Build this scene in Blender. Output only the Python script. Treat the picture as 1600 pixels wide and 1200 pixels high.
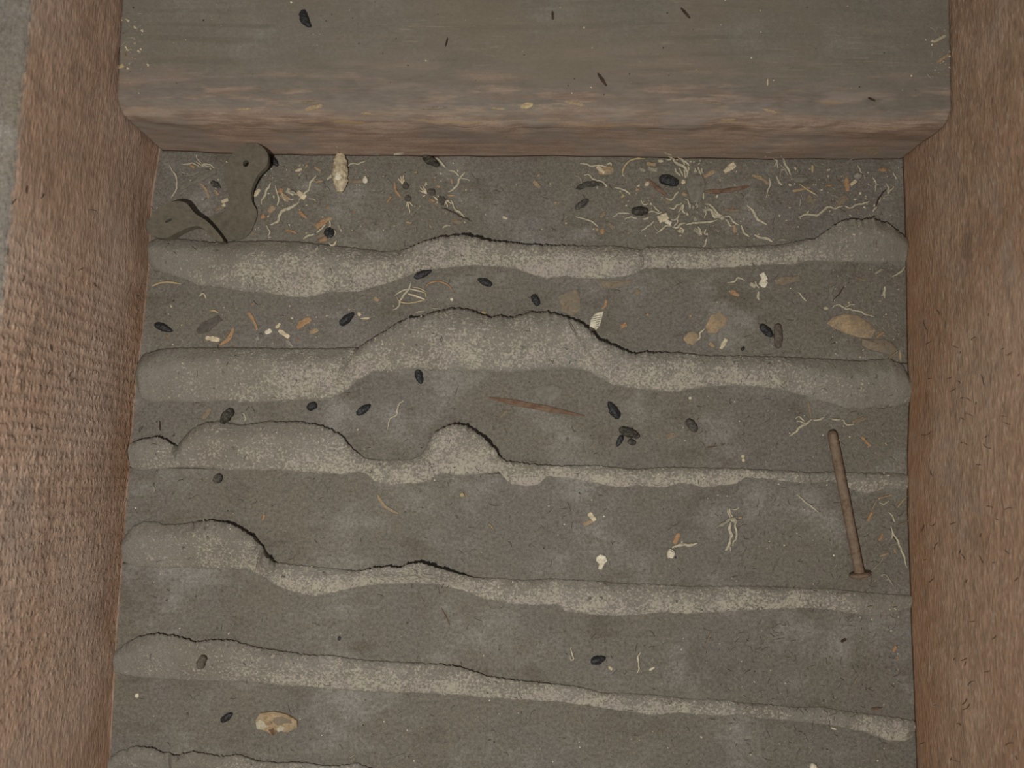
import bpy, math, random
from mathutils import Vector, noise
from mathutils.bvhtree import BVHTree
from mathutils.geometry import tessellate_polygon

for o in list(bpy.data.objects):
    bpy.data.objects.remove(o)
scene = bpy.context.scene
COL = scene.collection
random.seed(7)

# ------------------------------------------------------------------ camera, world, light, exposure
CAM_Z = 0.36                      # the phone is held 36 cm above the laths
PITCH = math.radians(5.3)
FPX = 1155.0                      # focal length for a 1600 px wide frame
cam_data = bpy.data.cameras.new('camera')
cam_data.sensor_width = 36.0
cam_data.lens = FPX / 1600.0 * 36.0
cam_data.clip_start = 0.005
cam_data.dof.use_dof = True
cam_data.dof.focus_distance = 0.36
cam_data.dof.aperture_fstop = cam_data.lens / 2.6
cam = bpy.data.objects.new('camera', cam_data)
cam.location = (0, 0, CAM_Z)
cam.rotation_euler = (PITCH, 0, 0)
COL.objects.link(cam)
scene.camera = cam

world = bpy.data.worlds.new('attic_gloom')
scene.world = world
world.use_nodes = True
world.node_tree.nodes['Background'].inputs[0].default_value = (1.0, 0.98, 0.94, 1)
world.node_tree.nodes['Background'].inputs[1].default_value = 0.15

ld = bpy.data.lights.new('torch', 'POINT')
ld.energy = 5.6
ld.color = (1.0, 0.965, 0.90)
ld.shadow_soft_size = 0.003
lo = bpy.data.objects.new('torch', ld)
lo.location = (-0.052, -0.062, 0.43)
COL.objects.link(lo)

scene.view_settings.view_transform = 'Standard'
scene.view_settings.look = 'None'
scene.view_settings.exposure = 0.0
scene.view_settings.gamma = 1.0
scene.view_settings.use_curve_mapping = False

# ------------------------------------------------------------------ helpers
CP, SP = math.cos(PITCH), math.sin(PITCH)
ORIGIN = Vector((0, 0, CAM_Z))


def ray(px, py):
    x, y, z = (px - 800) / FPX, -(py - 600) / FPX, -1.0
    return Vector((x, y * CP - z * SP, y * SP + z * CP))


def P(px, py, z=0.0):
    """photo pixel -> point of the place at height z"""
    d = ray(px, py)
    return ORIGIN + d * ((z - CAM_Z) / d.z)


PX = CAM_Z / FPX                  # metres per photo pixel on the laths


def interp(pts, x):
    if x <= pts[0][0]:
        return pts[0][1]
    for (a, b), (c, d) in zip(pts, pts[1:]):
        if x <= c:
            return b + (d - b) * (x - a) / (c - a) if c > a else d
    return pts[-1][1]


def sm(a, b, x):
    t = max(0.0, min(1.0, (x - a) / (b - a)))
    return t * t * (3 - 2 * t)


def nz(x, y, z, s):
    return noise.noise(Vector((x * s, y * s, z * s)))


def mesh_obj(name, V, F, mat, parent=None, loc=None, smooth=True):
    loc = Vector(loc) if loc is not None else Vector((0, 0, 0))
    me = bpy.data.meshes.new(name)
    me.from_pydata([tuple(Vector(v) - loc) for v in V], [], F)
    me.materials.append(mat)
    if smooth:
        me.polygons.foreach_set('use_smooth', [True] * len(me.polygons))
    me.update()
    o = bpy.data.objects.new(name, me)
    COL.objects.link(o)
    if parent is not None:
        o.parent = parent
        o.location = loc - parent.location
    else:
        o.location = loc
    return o


def empty(name, loc=(0, 0, 0)):
    o = bpy.data.objects.new(name, None)
    o.empty_display_size = 0.01
    o.location = loc
    COL.objects.link(o)
    return o


def tag(o, label=None, cat=None, group=None, kind=None):
    if label: o['label'] = label
    if cat: o['category'] = cat
    if group: o['group'] = group
    if kind: o['kind'] = kind
    return o


def grid_faces(n, m, off=0):
    return [(off + i * m + j, off + i * m + j + 1, off + (i + 1) * m + j + 1, off + (i + 1) * m + j)
            for i in range(n - 1) for j in range(m - 1)]


# ------------------------------------------------------------------ materials
class NT:
    def __init__(self, name, rough=0.9, spec=0.15):
        self.m = bpy.data.materials.new(name)
        self.m.use_nodes = True
        self.t = self.m.node_tree
        self.b = self.t.nodes['Principled BSDF']
        self.b.inputs['Roughness'].default_value = rough
        self.b.inputs['Specular IOR Level'].default_value = spec
        self.co = self.t.nodes.new('ShaderNodeTexCoord').outputs['Object']

    def put(self, sock, v):
        if isinstance(v, bpy.types.NodeSocket):
            self.t.links.new(v, sock)
        elif v is not None:
            if isinstance(v, tuple) and len(v) == 3 and len(sock.default_value) == 4:
                v = v + (1,)
            sock.default_value = v

    def math(self, op, a, b=0.0, clamp=False):
        n = self.t.nodes.new('ShaderNodeMath'); n.operation = op; n.use_clamp = clamp
        self.put(n.inputs[0], a); self.put(n.inputs[1], b)
        return n.outputs[0]

    def mapping(self, scale, rot=(0, 0, 0), loc=(0, 0, 0), vec=None):
        n = self.t.nodes.new('ShaderNodeMapping')
        self.put(n.inputs['Vector'], vec or self.co)
        n.inputs['Scale'].default_value = scale
        n.inputs['Rotation'].default_value = rot
        n.inputs['Location'].default_value = loc
        return n.outputs[0]

    def noise(self, scale, detail=3, rough=0.55, vec=None, dist=0.0):
        n = self.t.nodes.new('ShaderNodeTexNoise')
        self.put(n.inputs['Vector'], vec or self.co)
        n.inputs['Scale'].default_value = scale
        n.inputs['Detail'].default_value = detail
        n.inputs['Roughness'].default_value = rough
        n.inputs['Distortion'].default_value = dist
        return n.outputs['Fac']

    def wave(self, scale, dist=2.0, vec=None, axis='X', detail=2):
        n = self.t.nodes.new('ShaderNodeTexWave')
        n.bands_direction = axis
        self.put(n.inputs['Vector'], vec or self.co)
        n.inputs['Scale'].default_value = scale
        n.inputs['Distortion'].default_value = dist
        n.inputs['Detail'].default_value = detail
        return n.outputs['Fac']

    def rng(self, v, a, b, c=0.0, d=1.0, smooth=True):
        n = self.t.nodes.new('ShaderNodeMapRange')
        if smooth: n.interpolation_type = 'SMOOTHSTEP'
        self.put(n.inputs[0], v)
        for k, x in enumerate((a, b, c, d)):
            self.put(n.inputs[k + 1], x)
        return n.outputs[0]

    def mix(self, f, a, b, mode='MIX'):
        n = self.t.nodes.new('ShaderNodeMix'); n.data_type = 'RGBA'; n.blend_type = mode
        self.put(n.inputs[0], f); self.put(n.inputs[6], a); self.put(n.inputs[7], b)
        return n.outputs[2]

    def scalec(self, col, f):
        n = self.t.nodes.new('ShaderNodeVectorMath'); n.operation = 'SCALE'
        self.put(n.inputs[0], col); self.put(n.inputs['Scale'], f)
        return n.outputs[0]

    def attr(self, name):
        n = self.t.nodes.new('ShaderNodeAttribute'); n.attribute_name = name
        return n.outputs['Fac']

    def normal_z(self):
        g = self.t.nodes.new('ShaderNodeNewGeometry')
        s = self.t.nodes.new('ShaderNodeSeparateXYZ')
        self.t.links.new(g.outputs['True Normal'], s.inputs[0])
        return s.outputs[2]

    def pos(self, k):
        s = self.t.nodes.new('ShaderNodeSeparateXYZ')
        self.t.links.new(self.co, s.inputs[0])
        return s.outputs[k]

    def bump(self, h, dist, strength=1.0, prev=None):
        n = self.t.nodes.new('ShaderNodeBump')
        n.inputs['Distance'].default_value = dist
        n.inputs['Strength'].default_value = strength
        self.put(n.inputs['Height'], h)
        if prev: self.put(n.inputs['Normal'], prev)
        return n.outputs[0]

    def done(self, col, normal=None):
        self.put(self.b.inputs['Base Color'], col)
        if normal: self.put(self.b.inputs['Normal'], normal)
        return self.m


def add(n, a, b):
    return n.math('ADD', a, b)


def dust_color(n, dark=1.0):
    """attic dust: brown grey with cooler and paler drifts"""
    a = n.rng(n.noise(13, 4, 0.6), 0.40, 0.62)
    c = n.mix(a, (0.178 * dark, 0.160 * dark, 0.129 * dark), (0.176 * dark, 0.160 * dark, 0.140 * dark))
    p = n.rng(n.noise(26, 6, 0.68, vec=n.mapping((1, 1.2, 1), loc=(3.1, 1.7, 0))), 0.48, 0.72)
    c = n.mix(n.math('MULTIPLY', p, 0.75), c, (0.284 * dark, 0.269 * dark, 0.244 * dark))
    q = n.rng(n.noise(34, 6, 0.66, vec=n.mapping((1, 1.5, 1), loc=(7.7, 4.2, 1))), 0.50, 0.70)
    c = n.mix(n.math('MULTIPLY', q, 0.65), c, (0.126 * dark, 0.107 * dark, 0.082 * dark))
    f = n.noise(620, 6, 0.78)
    g = n.noise(1900, 3, 0.6)
    s = add(n, n.rng(f, 0.25, 0.75, 0.50, 1.50, False), n.rng(g, 0.25, 0.75, -0.24, 0.24, False))
    return n.scalec(c, s), f, g


def m_dust():
    n = NT('lath_dust', 0.95, 0.08)
    c, f, g = dust_color(n)
    # pale fluff fibres lying in the dust
    w = n.noise(300, 2, 0.5, vec=n.mapping((1, 5.0, 1), rot=(0, 0, 0.7)))
    c = n.mix(n.rng(w, 0.70, 0.78, 0, 0.28), c, (0.34, 0.31, 0.25))
    w2 = n.noise(280, 2, 0.5, vec=n.mapping((5.0, 1, 1), rot=(0, 0, 0.5)))
    c = n.mix(n.rng(w2, 0.70, 0.80, 0, 0.35), c, (0.075, 0.066, 0.055))
    b = n.bump(f, 0.0009, 0.55)
    b = n.bump(g, 0.0003, 0.5, b)
    return n.done(c, b)


def m_plaster():
    n = NT('plaster_key', 0.95, 0.08)
    c, f, g = dust_color(n, 1.06)
    c = n.mix(n.rng(n.attr('bare'), 0, 1, 0.30, 0.66, False), c, (0.245, 0.226, 0.190))
    c = n.scalec(c, n.rng(g, 0.25, 0.75, 0.85, 1.15, False))
    cream = n.attr('cream')
    sp = n.noise(760, 4, 0.68, dist=0.4)
    sp2 = n.noise(1300, 2, 0.5)
    s = add(n, sp, n.math('MULTIPLY', n.math('SUBTRACT', sp2, 0.5), 0.35))
    patch = n.noise(85, 3, 0.6)
    thr = n.math('SUBTRACT', 0.77, add(n, n.math('MULTIPLY', cream, 0.315), n.math('MULTIPLY', n.math('SUBTRACT', patch, 0.5), 0.35)))
    k = n.rng(n.math('SUBTRACT', s, thr), -0.07, 0.13)
    tint = n.mix(n.rng(n.noise(60, 2), 0.4, 0.65), (0.475, 0.43, 0.345), (0.44, 0.385, 0.33))
    c = n.mix(n.math('MULTIPLY', k, 0.78), c, tint)
    br = n.rng(n.noise(30, 3, vec=n.mapping((1, 1, 1), loc=(5, 2, 0))), 0.5, 0.72, 0, 0.45)
    c = n.mix(n.math('MULTIPLY', br, n.math('SUBTRACT', 1.0, k)), c, (0.175, 0.148, 0.115))
    h = add(n, sp, n.math('MULTIPLY', k, 0.25))
    b = n.bump(h, 0.0009, 0.6)
    b = n.bump(g, 0.0003, 0.5, b)
    return n.done(c, b)


def m_joist(name, saw, J):
    n = NT(name, 0.85, 0.2)
    big = n.noise(11, 4, 0.6)
    c = n.mix(n.rng(big, 0.35, 0.68), (J[0], J[1], J[2]), (J[0] * 1.2, J[1] * 1.32, J[2] * 1.45))
    st = n.noise(1.0, 4, 0.65, vec=n.mapping((420, 70, 300)))
    st2 = n.noise(1.0, 3, 0.6, vec=n.mapping((1100, 260, 900), rot=(0.25, 0, 0)))
    c = n.scalec(c, add(n, n.rng(st, 0.25, 0.75, 0.76, 1.22, False), n.rng(st2, 0.25, 0.75, -0.24, 0.24, False)))
    # pale fuzz raised by the saw
    fz = n.noise(1.0, 3, 0.6, vec=n.mapping((900, 240, 900), rot=(0.12, 0, 0)))
    c = n.mix(n.rng(fz, 0.53, 0.70, 0, 0.50), c, (0.53, 0.43, 0.345))
    gp = n.rng(n.noise(45, 5, 0.7, vec=n.mapping((1, 0.6, 1))), 0.52, 0.72, 0, 0.55)
    c = n.mix(gp, c, (0.285, 0.235, 0.205))
    dk = n.rng(n.noise(70, 4, 0.65, vec=n.mapping((1, 0.5, 1), loc=(2, 5, 3))), 0.60, 0.74, 0, 0.5)
    c = n.mix(dk, c, (0.115, 0.078, 0.058))
    # cleaner, redder wood low down by the laths
    low = n.math('MULTIPLY', n.rng(n.pos(2), 0.004, 0.032, 1.0, 0.0), n.rng(n.noise(60, 3), 0.3, 0.6, 0.35, 0.85))
    c = n.mix(low, c, n.scalec(n.mix(0.6, c, (0.285, 0.140, 0.068)), 1.0))
    # the top edge carries dust
    up = n.rng(n.normal_z(), 0.12, 0.5)
    dc, f, g = dust_color(n, 1.15)
    c = n.mix(n.math('MULTIPLY', up, 0.95), c, dc)
    h = add(n, n.math('MULTIPLY', st, 0.6), n.math('MULTIPLY', st2, 0.4))
    b = n.bump(h, 0.0011, 0.7)
    if saw:
        wv = n.math('MULTIPLY', n.wave(62, 3.2, vec=n.mapping((0.2, 1, 0.25), rot=(0.10, 0, 0)), axis='Y', detail=4), n.rng(n.noise(1.0, 3, 0.6, vec=n.mapping((300, 300, 420))), 0.35, 0.65))
        fade = n.math('MULTIPLY', n.rng(n.pos(1), -0.13, -0.05, 0.15, 1.0), n.rng(n.pos(1), 0.03, 0.10, 1.0, 0.08))
        wh = n.math('MULTIPLY', wv, fade)
        b = n.bump(wh, 0.0013, 0.8, b)
        c = n.scalec(c, n.rng(wh, 0.0, 1.0, 0.96, 1.05, False))
    b = n.bump(fz, 0.0008, 0.6, b)
    return n.done(c, b)


def m_block():
    n = NT('crosspiece_wood', 0.85, 0.2)
    st = n.noise(1.0, 4, 0.6, vec=n.mapping((26, 420, 420)))
    st2 = n.noise(1.0, 3, 0.6, vec=n.mapping((90, 1200, 1200)))
    ring = n.wave(1.0, 7.0, vec=n.mapping((5, 42, 42)), axis='Y', detail=3)
    big = n.noise(1.0, 4, 0.6, vec=n.mapping((12, 50, 50)))
    wood = n.mix(n.rng(big, 0.35, 0.66), (0.300, 0.212, 0.160), (0.395, 0.290, 0.220))
    shade = add(n, n.rng(st, 0.25, 0.75, 0.72, 1.26, False), n.rng(st2, 0.25, 0.75, -0.16, 0.16, False))
    wood = n.scalec(wood, add(n, shade, n.rng(n.noise(900, 4, 0.7), 0.3, 0.7, -0.16, 0.16, False)))
    dirt = n.rng(n.noise(30, 4, 0.65, vec=n.mapping((0.6, 1, 1))), 0.42, 0.62, 0, 0.8)
    wood = n.mix(dirt, wood, (0.262, 0.225, 0.192))
    # weathered streaks of the waney arris
    ar = n.math('MULTIPLY', n.attr('arris'), n.rng(n.noise(1.0, 4, 0.65, vec=n.mapping((30, 260, 260), loc=(1, 2, 3))), 0.42, 0.62))
    wood = n.mix(n.math('MULTIPLY', ar, 0.65), wood, (0.150, 0.100, 0.075))
    ar2 = n.math('MULTIPLY', n.attr('arris'), n.rng(n.noise(1.0, 4, 0.65, vec=n.mapping((34, 300, 300), loc=(7, 5, 1))), 0.56, 0.66))
    wood = n.mix(n.math('MULTIPLY', ar2, 0.65), wood, (0.37, 0.25, 0.135))
    dc, f, g = dust_color(n, 1.04)
    dc = n.mix(0.55, dc, (0.192, 0.166, 0.132))
    dc = n.scalec(dc, add(n, n.rng(st2, 0.25, 0.75, 0.965, 1.035, False), n.rng(st, 0.3, 0.7, -0.025, 0.025, False)))
    bw = n.math('MULTIPLY', n.rng(n.noise(9, 3), 0.40, 0.62), n.rng(n.pos(0), 0.10, 0.17, 1.0, 0.0))
    dc = n.mix(n.math('MULTIPLY', bw, 0.6), dc, (0.215, 0.175, 0.125))
    dc = n.mix(n.math('MULTIPLY', n.rng(ring, 0.62, 0.95, 0, 0.35), n.rng(n.noise(14, 3, vec=n.mapping((1, 2, 1), loc=(8, 1, 2))), 0.45, 0.62)), dc, (0.125, 0.108, 0.078))
    pale = n.math('MULTIPLY', n.rng(st2, 0.58, 0.72), n.rng(n.noise(20, 3), 0.48, 0.66))
    dc = n.mix(n.math('MULTIPLY', pale, 0.5), dc, (0.34, 0.285, 0.20))
    arf = n.math('MULTIPLY', n.attr('arris'), n.rng(n.noise(1.0, 4, 0.6, vec=n.mapping((16, 70, 70))), 0.25, 0.6, 0.45, 1.0))
    dc = n.mix(n.math('MULTIPLY', arf, 0.75), dc, n.scalec((0.190, 0.158, 0.135), n.rng(n.noise(1.0, 5, 0.7, vec=n.mapping((160, 700, 700))), 0.25, 0.75, 0.72, 1.28, False)))
    up = n.math('MULTIPLY', n.rng(n.normal_z(), 0.25, 0.95), n.rng(n.noise(1.0, 3, vec=n.mapping((14, 60, 60))), 0.2, 0.5, 0.75, 1.0))
    up = n.math('MULTIPLY', up, n.math('SUBTRACT', 1.0, n.math('MULTIPLY', n.math('MULTIPLY', n.attr('arris'), 0.7), n.rng(n.noise(1.0, 4, 0.65, vec=n.mapping((24, 160, 160), loc=(4, 4, 4))), 0.48, 0.60))))
    c = n.mix(up, wood, dc)
    b = n.bump(add(n, n.math('MULTIPLY', st, 0.6), n.math('MULTIPLY', st2, 0.3)), 0.0004, 0.35)
    b = n.bump(f, 0.0003, 0.4, b)
    return n.done(c, b)


def m_plain(name, col, var=0.35, scale=700, rough=0.85, spec=0.2, dusty=0.0, stretch=(1, 1, 1)):
    n = NT(name, rough, spec)
    v = n.mapping(stretch)
    a = n.noise(scale, 4, 0.65, vec=v)
    b2 = n.noise(scale * 0.55, 4, 0.68, vec=v)
    c = n.scalec(col, add(n, n.rng(a, 0.25, 0.75, 1 - var, 1 + var, False), n.rng(b2, 0.3, 0.7, -var * .5, var * .5, False)))
    if dusty:
        c = n.mix(n.rng(b2, 0.46, 0.60, 0, dusty), c, (0.17, 0.152, 0.122))
    return n.done(c, n.bump(a, 0.0005, 0.6))


M = {
    'dust': m_dust(), 'plaster': m_plaster(),
    'joist_l': m_joist('joist_wood_sawn', True, (0.445, 0.292, 0.207)), 'joist_r': m_joist('joist_wood', False, (0.305, 0.188, 0.119)),
    'block': m_block(),
    'under': m_plain('plaster_underside', (0.20, 0.18, 0.15), rough=0.95, spec=0.05),
    'strap': m_plain('strap_dust', (0.132, 0.117, 0.089), 0.22, 500, 0.95, 0.06),
    'black': m_plain('dropping_black', (0.020, 0.020, 0.021), 0.6, 1500, 0.45, 0.45),
    'olive': m_plain('dropping_olive', (0.036, 0.033, 0.024), 0.6, 1500, 0.75, 0.3, 0.35),
    'darkgrey': m_plain('dropping_dusty', (0.066, 0.061, 0.054), 0.45, 1200, 0.9, 0.1, 0.55),
    'brown_grey': m_plain('dropping_grey', (0.112, 0.094, 0.074), 0.35, 1200, 0.95, 0.08, 0.5),
    'cream': m_plain('cream_scrap', (0.56, 0.48, 0.335), 0.30),
    'white': m_plain('white_flake', (0.68, 0.62, 0.48), 0.25),
    'fibre': m_plain('pale_fibre', (0.44, 0.395, 0.29), 0.30),
    'fibre_d': m_plain('dusty_fibre', (0.29, 0.265, 0.205), 0.30),
    'straw': m_plain('straw', (0.42, 0.33, 0.19), 0.25),
    'orange': m_plain('fresh_wood', (0.37, 0.225, 0.120), 0.35, 600, dusty=0.35),
    'tan': m_plain('tan_wood', (0.37, 0.270, 0.165), 0.36, 600, dusty=0.65),
    'dtan': m_plain('dusty_wood', (0.235, 0.185, 0.128), 0.35, 600, dusty=0.75),
    'red': m_plain('red_brown_wood', (0.165, 0.098, 0.064), 0.35, 500, dusty=0.3),
    'dark': m_plain('dark_needle', (0.060, 0.038, 0.027), 0.4),
    'lint': m_plain('dark_lint', (0.075, 0.064, 0.053), 0.3),
    'grey': m_plain('grey_fluff', (0.185, 0.172, 0.142), 0.22, 500, 0.95, 0.06),
    'flakegrey': m_plain('grey_flake', (0.112, 0.100, 0.086), 0.25, 600, 0.95, 0.06),
    'pebble': m_plain('grey_crumb', (0.27, 0.255, 0.215), 0.25, 700),
    'husk': m_plain('husk_fluff', (0.46, 0.385, 0.265), 0.45, 650, stretch=(1, 0.6, 1)),
    'bark': m_plain('bark_chip', (0.36, 0.262, 0.155), 0.50, 420, dusty=0.35),
    'rust': m_plain('rusty_iron', (0.185, 0.125, 0.085), 0.4, 500, 0.8, 0.25, 0.35),
}

# ------------------------------------------------------------------ the floor of the bay: laths over plaster
FRONT = [(250, 235), (420, 243), (700, 245), (950, 246), (1200, 250), (1410, 250)]
LEFT = [(262, 0), (250, 235), (240, 300), (236, 340), (233, 420), (222, 530), (213, 600), (203, 720), (197, 800), (190, 900), (182, 1000), (172, 1190), (168, 1300)]
RIGHT = [(1405, 0), (1410, 250), (1413, 330), (1415, 420), (1417, 560), (1420, 620), (1417, 700), (1417, 800), (1421, 900), (1424, 1000), (1428, 1100), (1432, 1200), (1436, 1320)]

SURF_V, SURF_F = [], []


def collect(V, F):
    k = len(SURF_V)
    SURF_V.extend(V)
    SURF_F.extend(tuple(i + k for i in f) for f in F)


floor = tag(empty('floor'), 'lath and plaster ceiling seen from above, thick with grey dust', 'floor', kind='structure')
MIDS = [(120, 120), (400, 400), (565, 568), (730, 750), (880, 940), (1040, 1135), (1195, 1275), (1360, 1430)]   # lath joints at x=200 and x=1420
for i in range(len(MIDS) - 1):
    (a0, a1), (b0, b1) = MIDS[i], MIDS[i + 1]
    c00, c01 = P(200, a0), P(1420, a1)
    c10, c11 = P(200, b0), P(1420, b1)
    nx, ny = 330, 44
    V = []
    gap = 0.00015
    for u in range(nx):
        t = -0.16 + 1.32 * u / (nx - 1)
        A, B = c00.lerp(c01, t), c10.lerp(c11, t)
        A = A + Vector((0, -gap, 0)); B = B + Vector((0, gap, 0))
        for v in range(ny):
            q = A.lerp(B, v / (ny - 1))
            x, y = q.x, q.y
            z = 0.00035 * nz(x, y, i, 60) + 0.00022 * nz(x, y, i + 3, 260) + 0.00012 * nz(x, y, i, 800)
            V.append((x, y, z))
    F = grid_faces(nx, ny)
    F = [f[::-1] for f in F]
    collect(V, F)
    # sides and back of the board
    k = len(V)
    rim = [(u * ny) for u in range(nx)] + [(nx - 1) * ny + v for v in range(1, ny)] + [u * ny + ny - 1 for u in range(nx - 2, -1, -1)] + [v for v in range(ny - 2, 0, -1)]
    for r in rim:
        V.append((V[r][0], V[r][1], -0.0075))
    m = len(rim)
    for j in range(m):
        F.append((rim[j], rim[(j + 1) % m], k + (j + 1) % m, k + j))
    mesh_obj('lath', V, F, M['dust'], floor)
a, b, c, d = P(-60, 60), P(1660, 60), P(1660, 1460), P(-60, 1460)
V = [(q.x, q.y, z) for z in (-0.0078, -0.016) for q in (a, b, c, d)]
mesh_obj('plaster_backing', V, [(3, 2, 1, 0), (4, 5, 6, 7)] + [(j, (j + 1) % 4, 4 + (j + 1) % 4, 4 + j) for j in range(4)], M['under'], floor, smooth=False)


# ------------------------------------------------------------------ the two joists and the crosspiece between them
def line_world(pts):
    w = [P(x, y) for x, y in pts]
    return sorted((q.y, q.x) for q in w)


XL, XR = line_world(LEFT), line_world(RIGHT)


def straight(w):
    y0, x0 = w[1]; y1, x1 = w[-2]
    return lambda y: x0 + (x1 - x0) * (y - y0) / (y1 - y0)


XLs, XRs = straight(XL), straight(XR)


def ext(w, s, y):
    if y < w[0][0] or y > w[-1][0]:
        return s(y)
    return interp(w, y)


def joist(name, w, s, side, H, wide, mat, label):
    prof = []
    for k in range(56):
        prof.append((0.0, (H - 0.004) * k / 55))
    for k in range(1, 7):
        t = k / 6 * math.pi / 2
        prof.append((0.004 * (1 - math.cos(t)), H - 0.004 + 0.004 * math.sin(t)))
    for k in range(1, 13):
        prof.append((0.004 + (wide - 0.004) * k / 12, H))
    prof.append((wide, 0.0))
    n, m = 460, len(prof)
    V = []
    for i in range(n):
        y = -0.30 + 0.60 * i / (n - 1)
        for k, (dx, z) in enumerate(prof):
            f = sm(0.0, 0.05, z)
            x0 = ext(w, s, y) * (1 - f) + (s(y) * 0.7 + ext(w, s, y) * 0.3) * f
            if k < 63:
                r = 0.00055 * nz(y, z, side, 45) + 0.00028 * nz(y * 0.5, z, side + 2, 420) + 0.00016 * nz(y, z, side, 1100)
                r *= sm(0, 0.004, z) if z < 0.004 else 1
            else:
                r = 0
            zz = z + (0.0005 * nz(x0 + dx, y, 5, 90) if 62 <= k < m - 1 else 0)
            V.append((x0 + side * (dx + r), y, zz))
    F = grid_faces(n, m)
    if side < 0:
        F = [f[::-1] for f in F]
    F += [tuple(range(m)) if side > 0 else tuple(range(m))[::-1], tuple((n - 1) * m + k for k in range(m))[::-1] if side > 0 else tuple((n - 1) * m + k for k in range(m))]
    collect(V, F)
    # bottom
    F.append(tuple([i * m for i in range(n)]) + tuple(i * m + m - 1 for i in range(n - 1, -1, -1)))
    o = mesh_obj(name, V, F, mat)
    return tag(o, label, 'joist')


joist('ceiling_joist', XL, XLs, -1, 0.1035, 0.05, M['joist_l'], 'rough-sawn brown joist with saw marks, along the straps and the dented end of the ridges')
joist('ceiling_joist', XR, XRs, 1, 0.1035, 0.05, M['joist_r'], 'rough brown joist with smooth streaked grain, on the side where the rusty nail lies')

FR = sorted((P(x, y).x, P(x, y).y) for x, y in FRONT)
BH = 0.0445
nx = 420
prof = []          # (distance back from the front, height, arris weight)
for k in range(18):
    prof.append((0.0, 0.0005 + (BH - 0.0105) * k / 17, sm(0.6, 1.0, k / 17)))
for k in range(1, 11):
    t = k / 10 * math.pi / 2
    prof.append((0.0075 * (1 - math.cos(t)), BH - 0.010 + 0.010 * math.sin(t), 1.0))
for k in range(1, 42):
    prof.append((0.0075 + 0.095 * k / 41, BH, 1 - sm(0.0, 0.26, k / 41)))
prof.append((0.1025, 0.0005, 0))
V, AR = [], []
m = len(prof)
for i in range(nx):
    t = i / (nx - 1)
    for k, (back, z, ar) in enumerate(prof):
        xg = -0.17 + 0.36 * t
        yf = interp(FR, xg)
        y = yf + back
        x = (ext(XL, XLs, y) + 0.0016) * (1 - t) + (ext(XR, XRs, y) - 0.0012) * t
        dy = 0.0006 * nz(x, z, 1, 30) + 0.0003 * nz(x * 0.4, z, 2, 260)
        dz = 0.0
        if ar > 0.05:
            dz = -ar * (0.0012 * max(0, nz(x, 1.7, 3, 22)) + 0.0009 * nz(x * 0.5, back, 4, 180))
            dy += ar * (0.0014 * nz(x, 4.2, 5, 26) + 0.0006 * nz(x, z, 6, 120))
        if back > 0.009 and z > 0.04:
            dz += 0.0003 * nz(x * 0.25, y, 8, 140) + 0.0002 * nz(x, y, 9, 30)
            dy = 0
        V.append((x, y + dy, max(0.0004, z + dz)))
        AR.append(ar)
F = [f[::-1] for f in grid_faces(nx, m)]
collect(V, F)
F.append(tuple(range(m)))
F.append(tuple((nx - 1) * m + k for k in range(m))[::-1])
F.append(tuple(i * m for i in range(nx))[::-1] + tuple(i * m + m - 1 for i in range(nx)))
block = mesh_obj('wooden_crosspiece', V, F, M['block'])
at = block.data.attributes.new('arris', 'FLOAT', 'POINT')
at.data.foreach_set('value', AR)
tag(block, 'dusty wooden crosspiece wedged between the two joists, with a waney front edge', 'timber')

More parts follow.
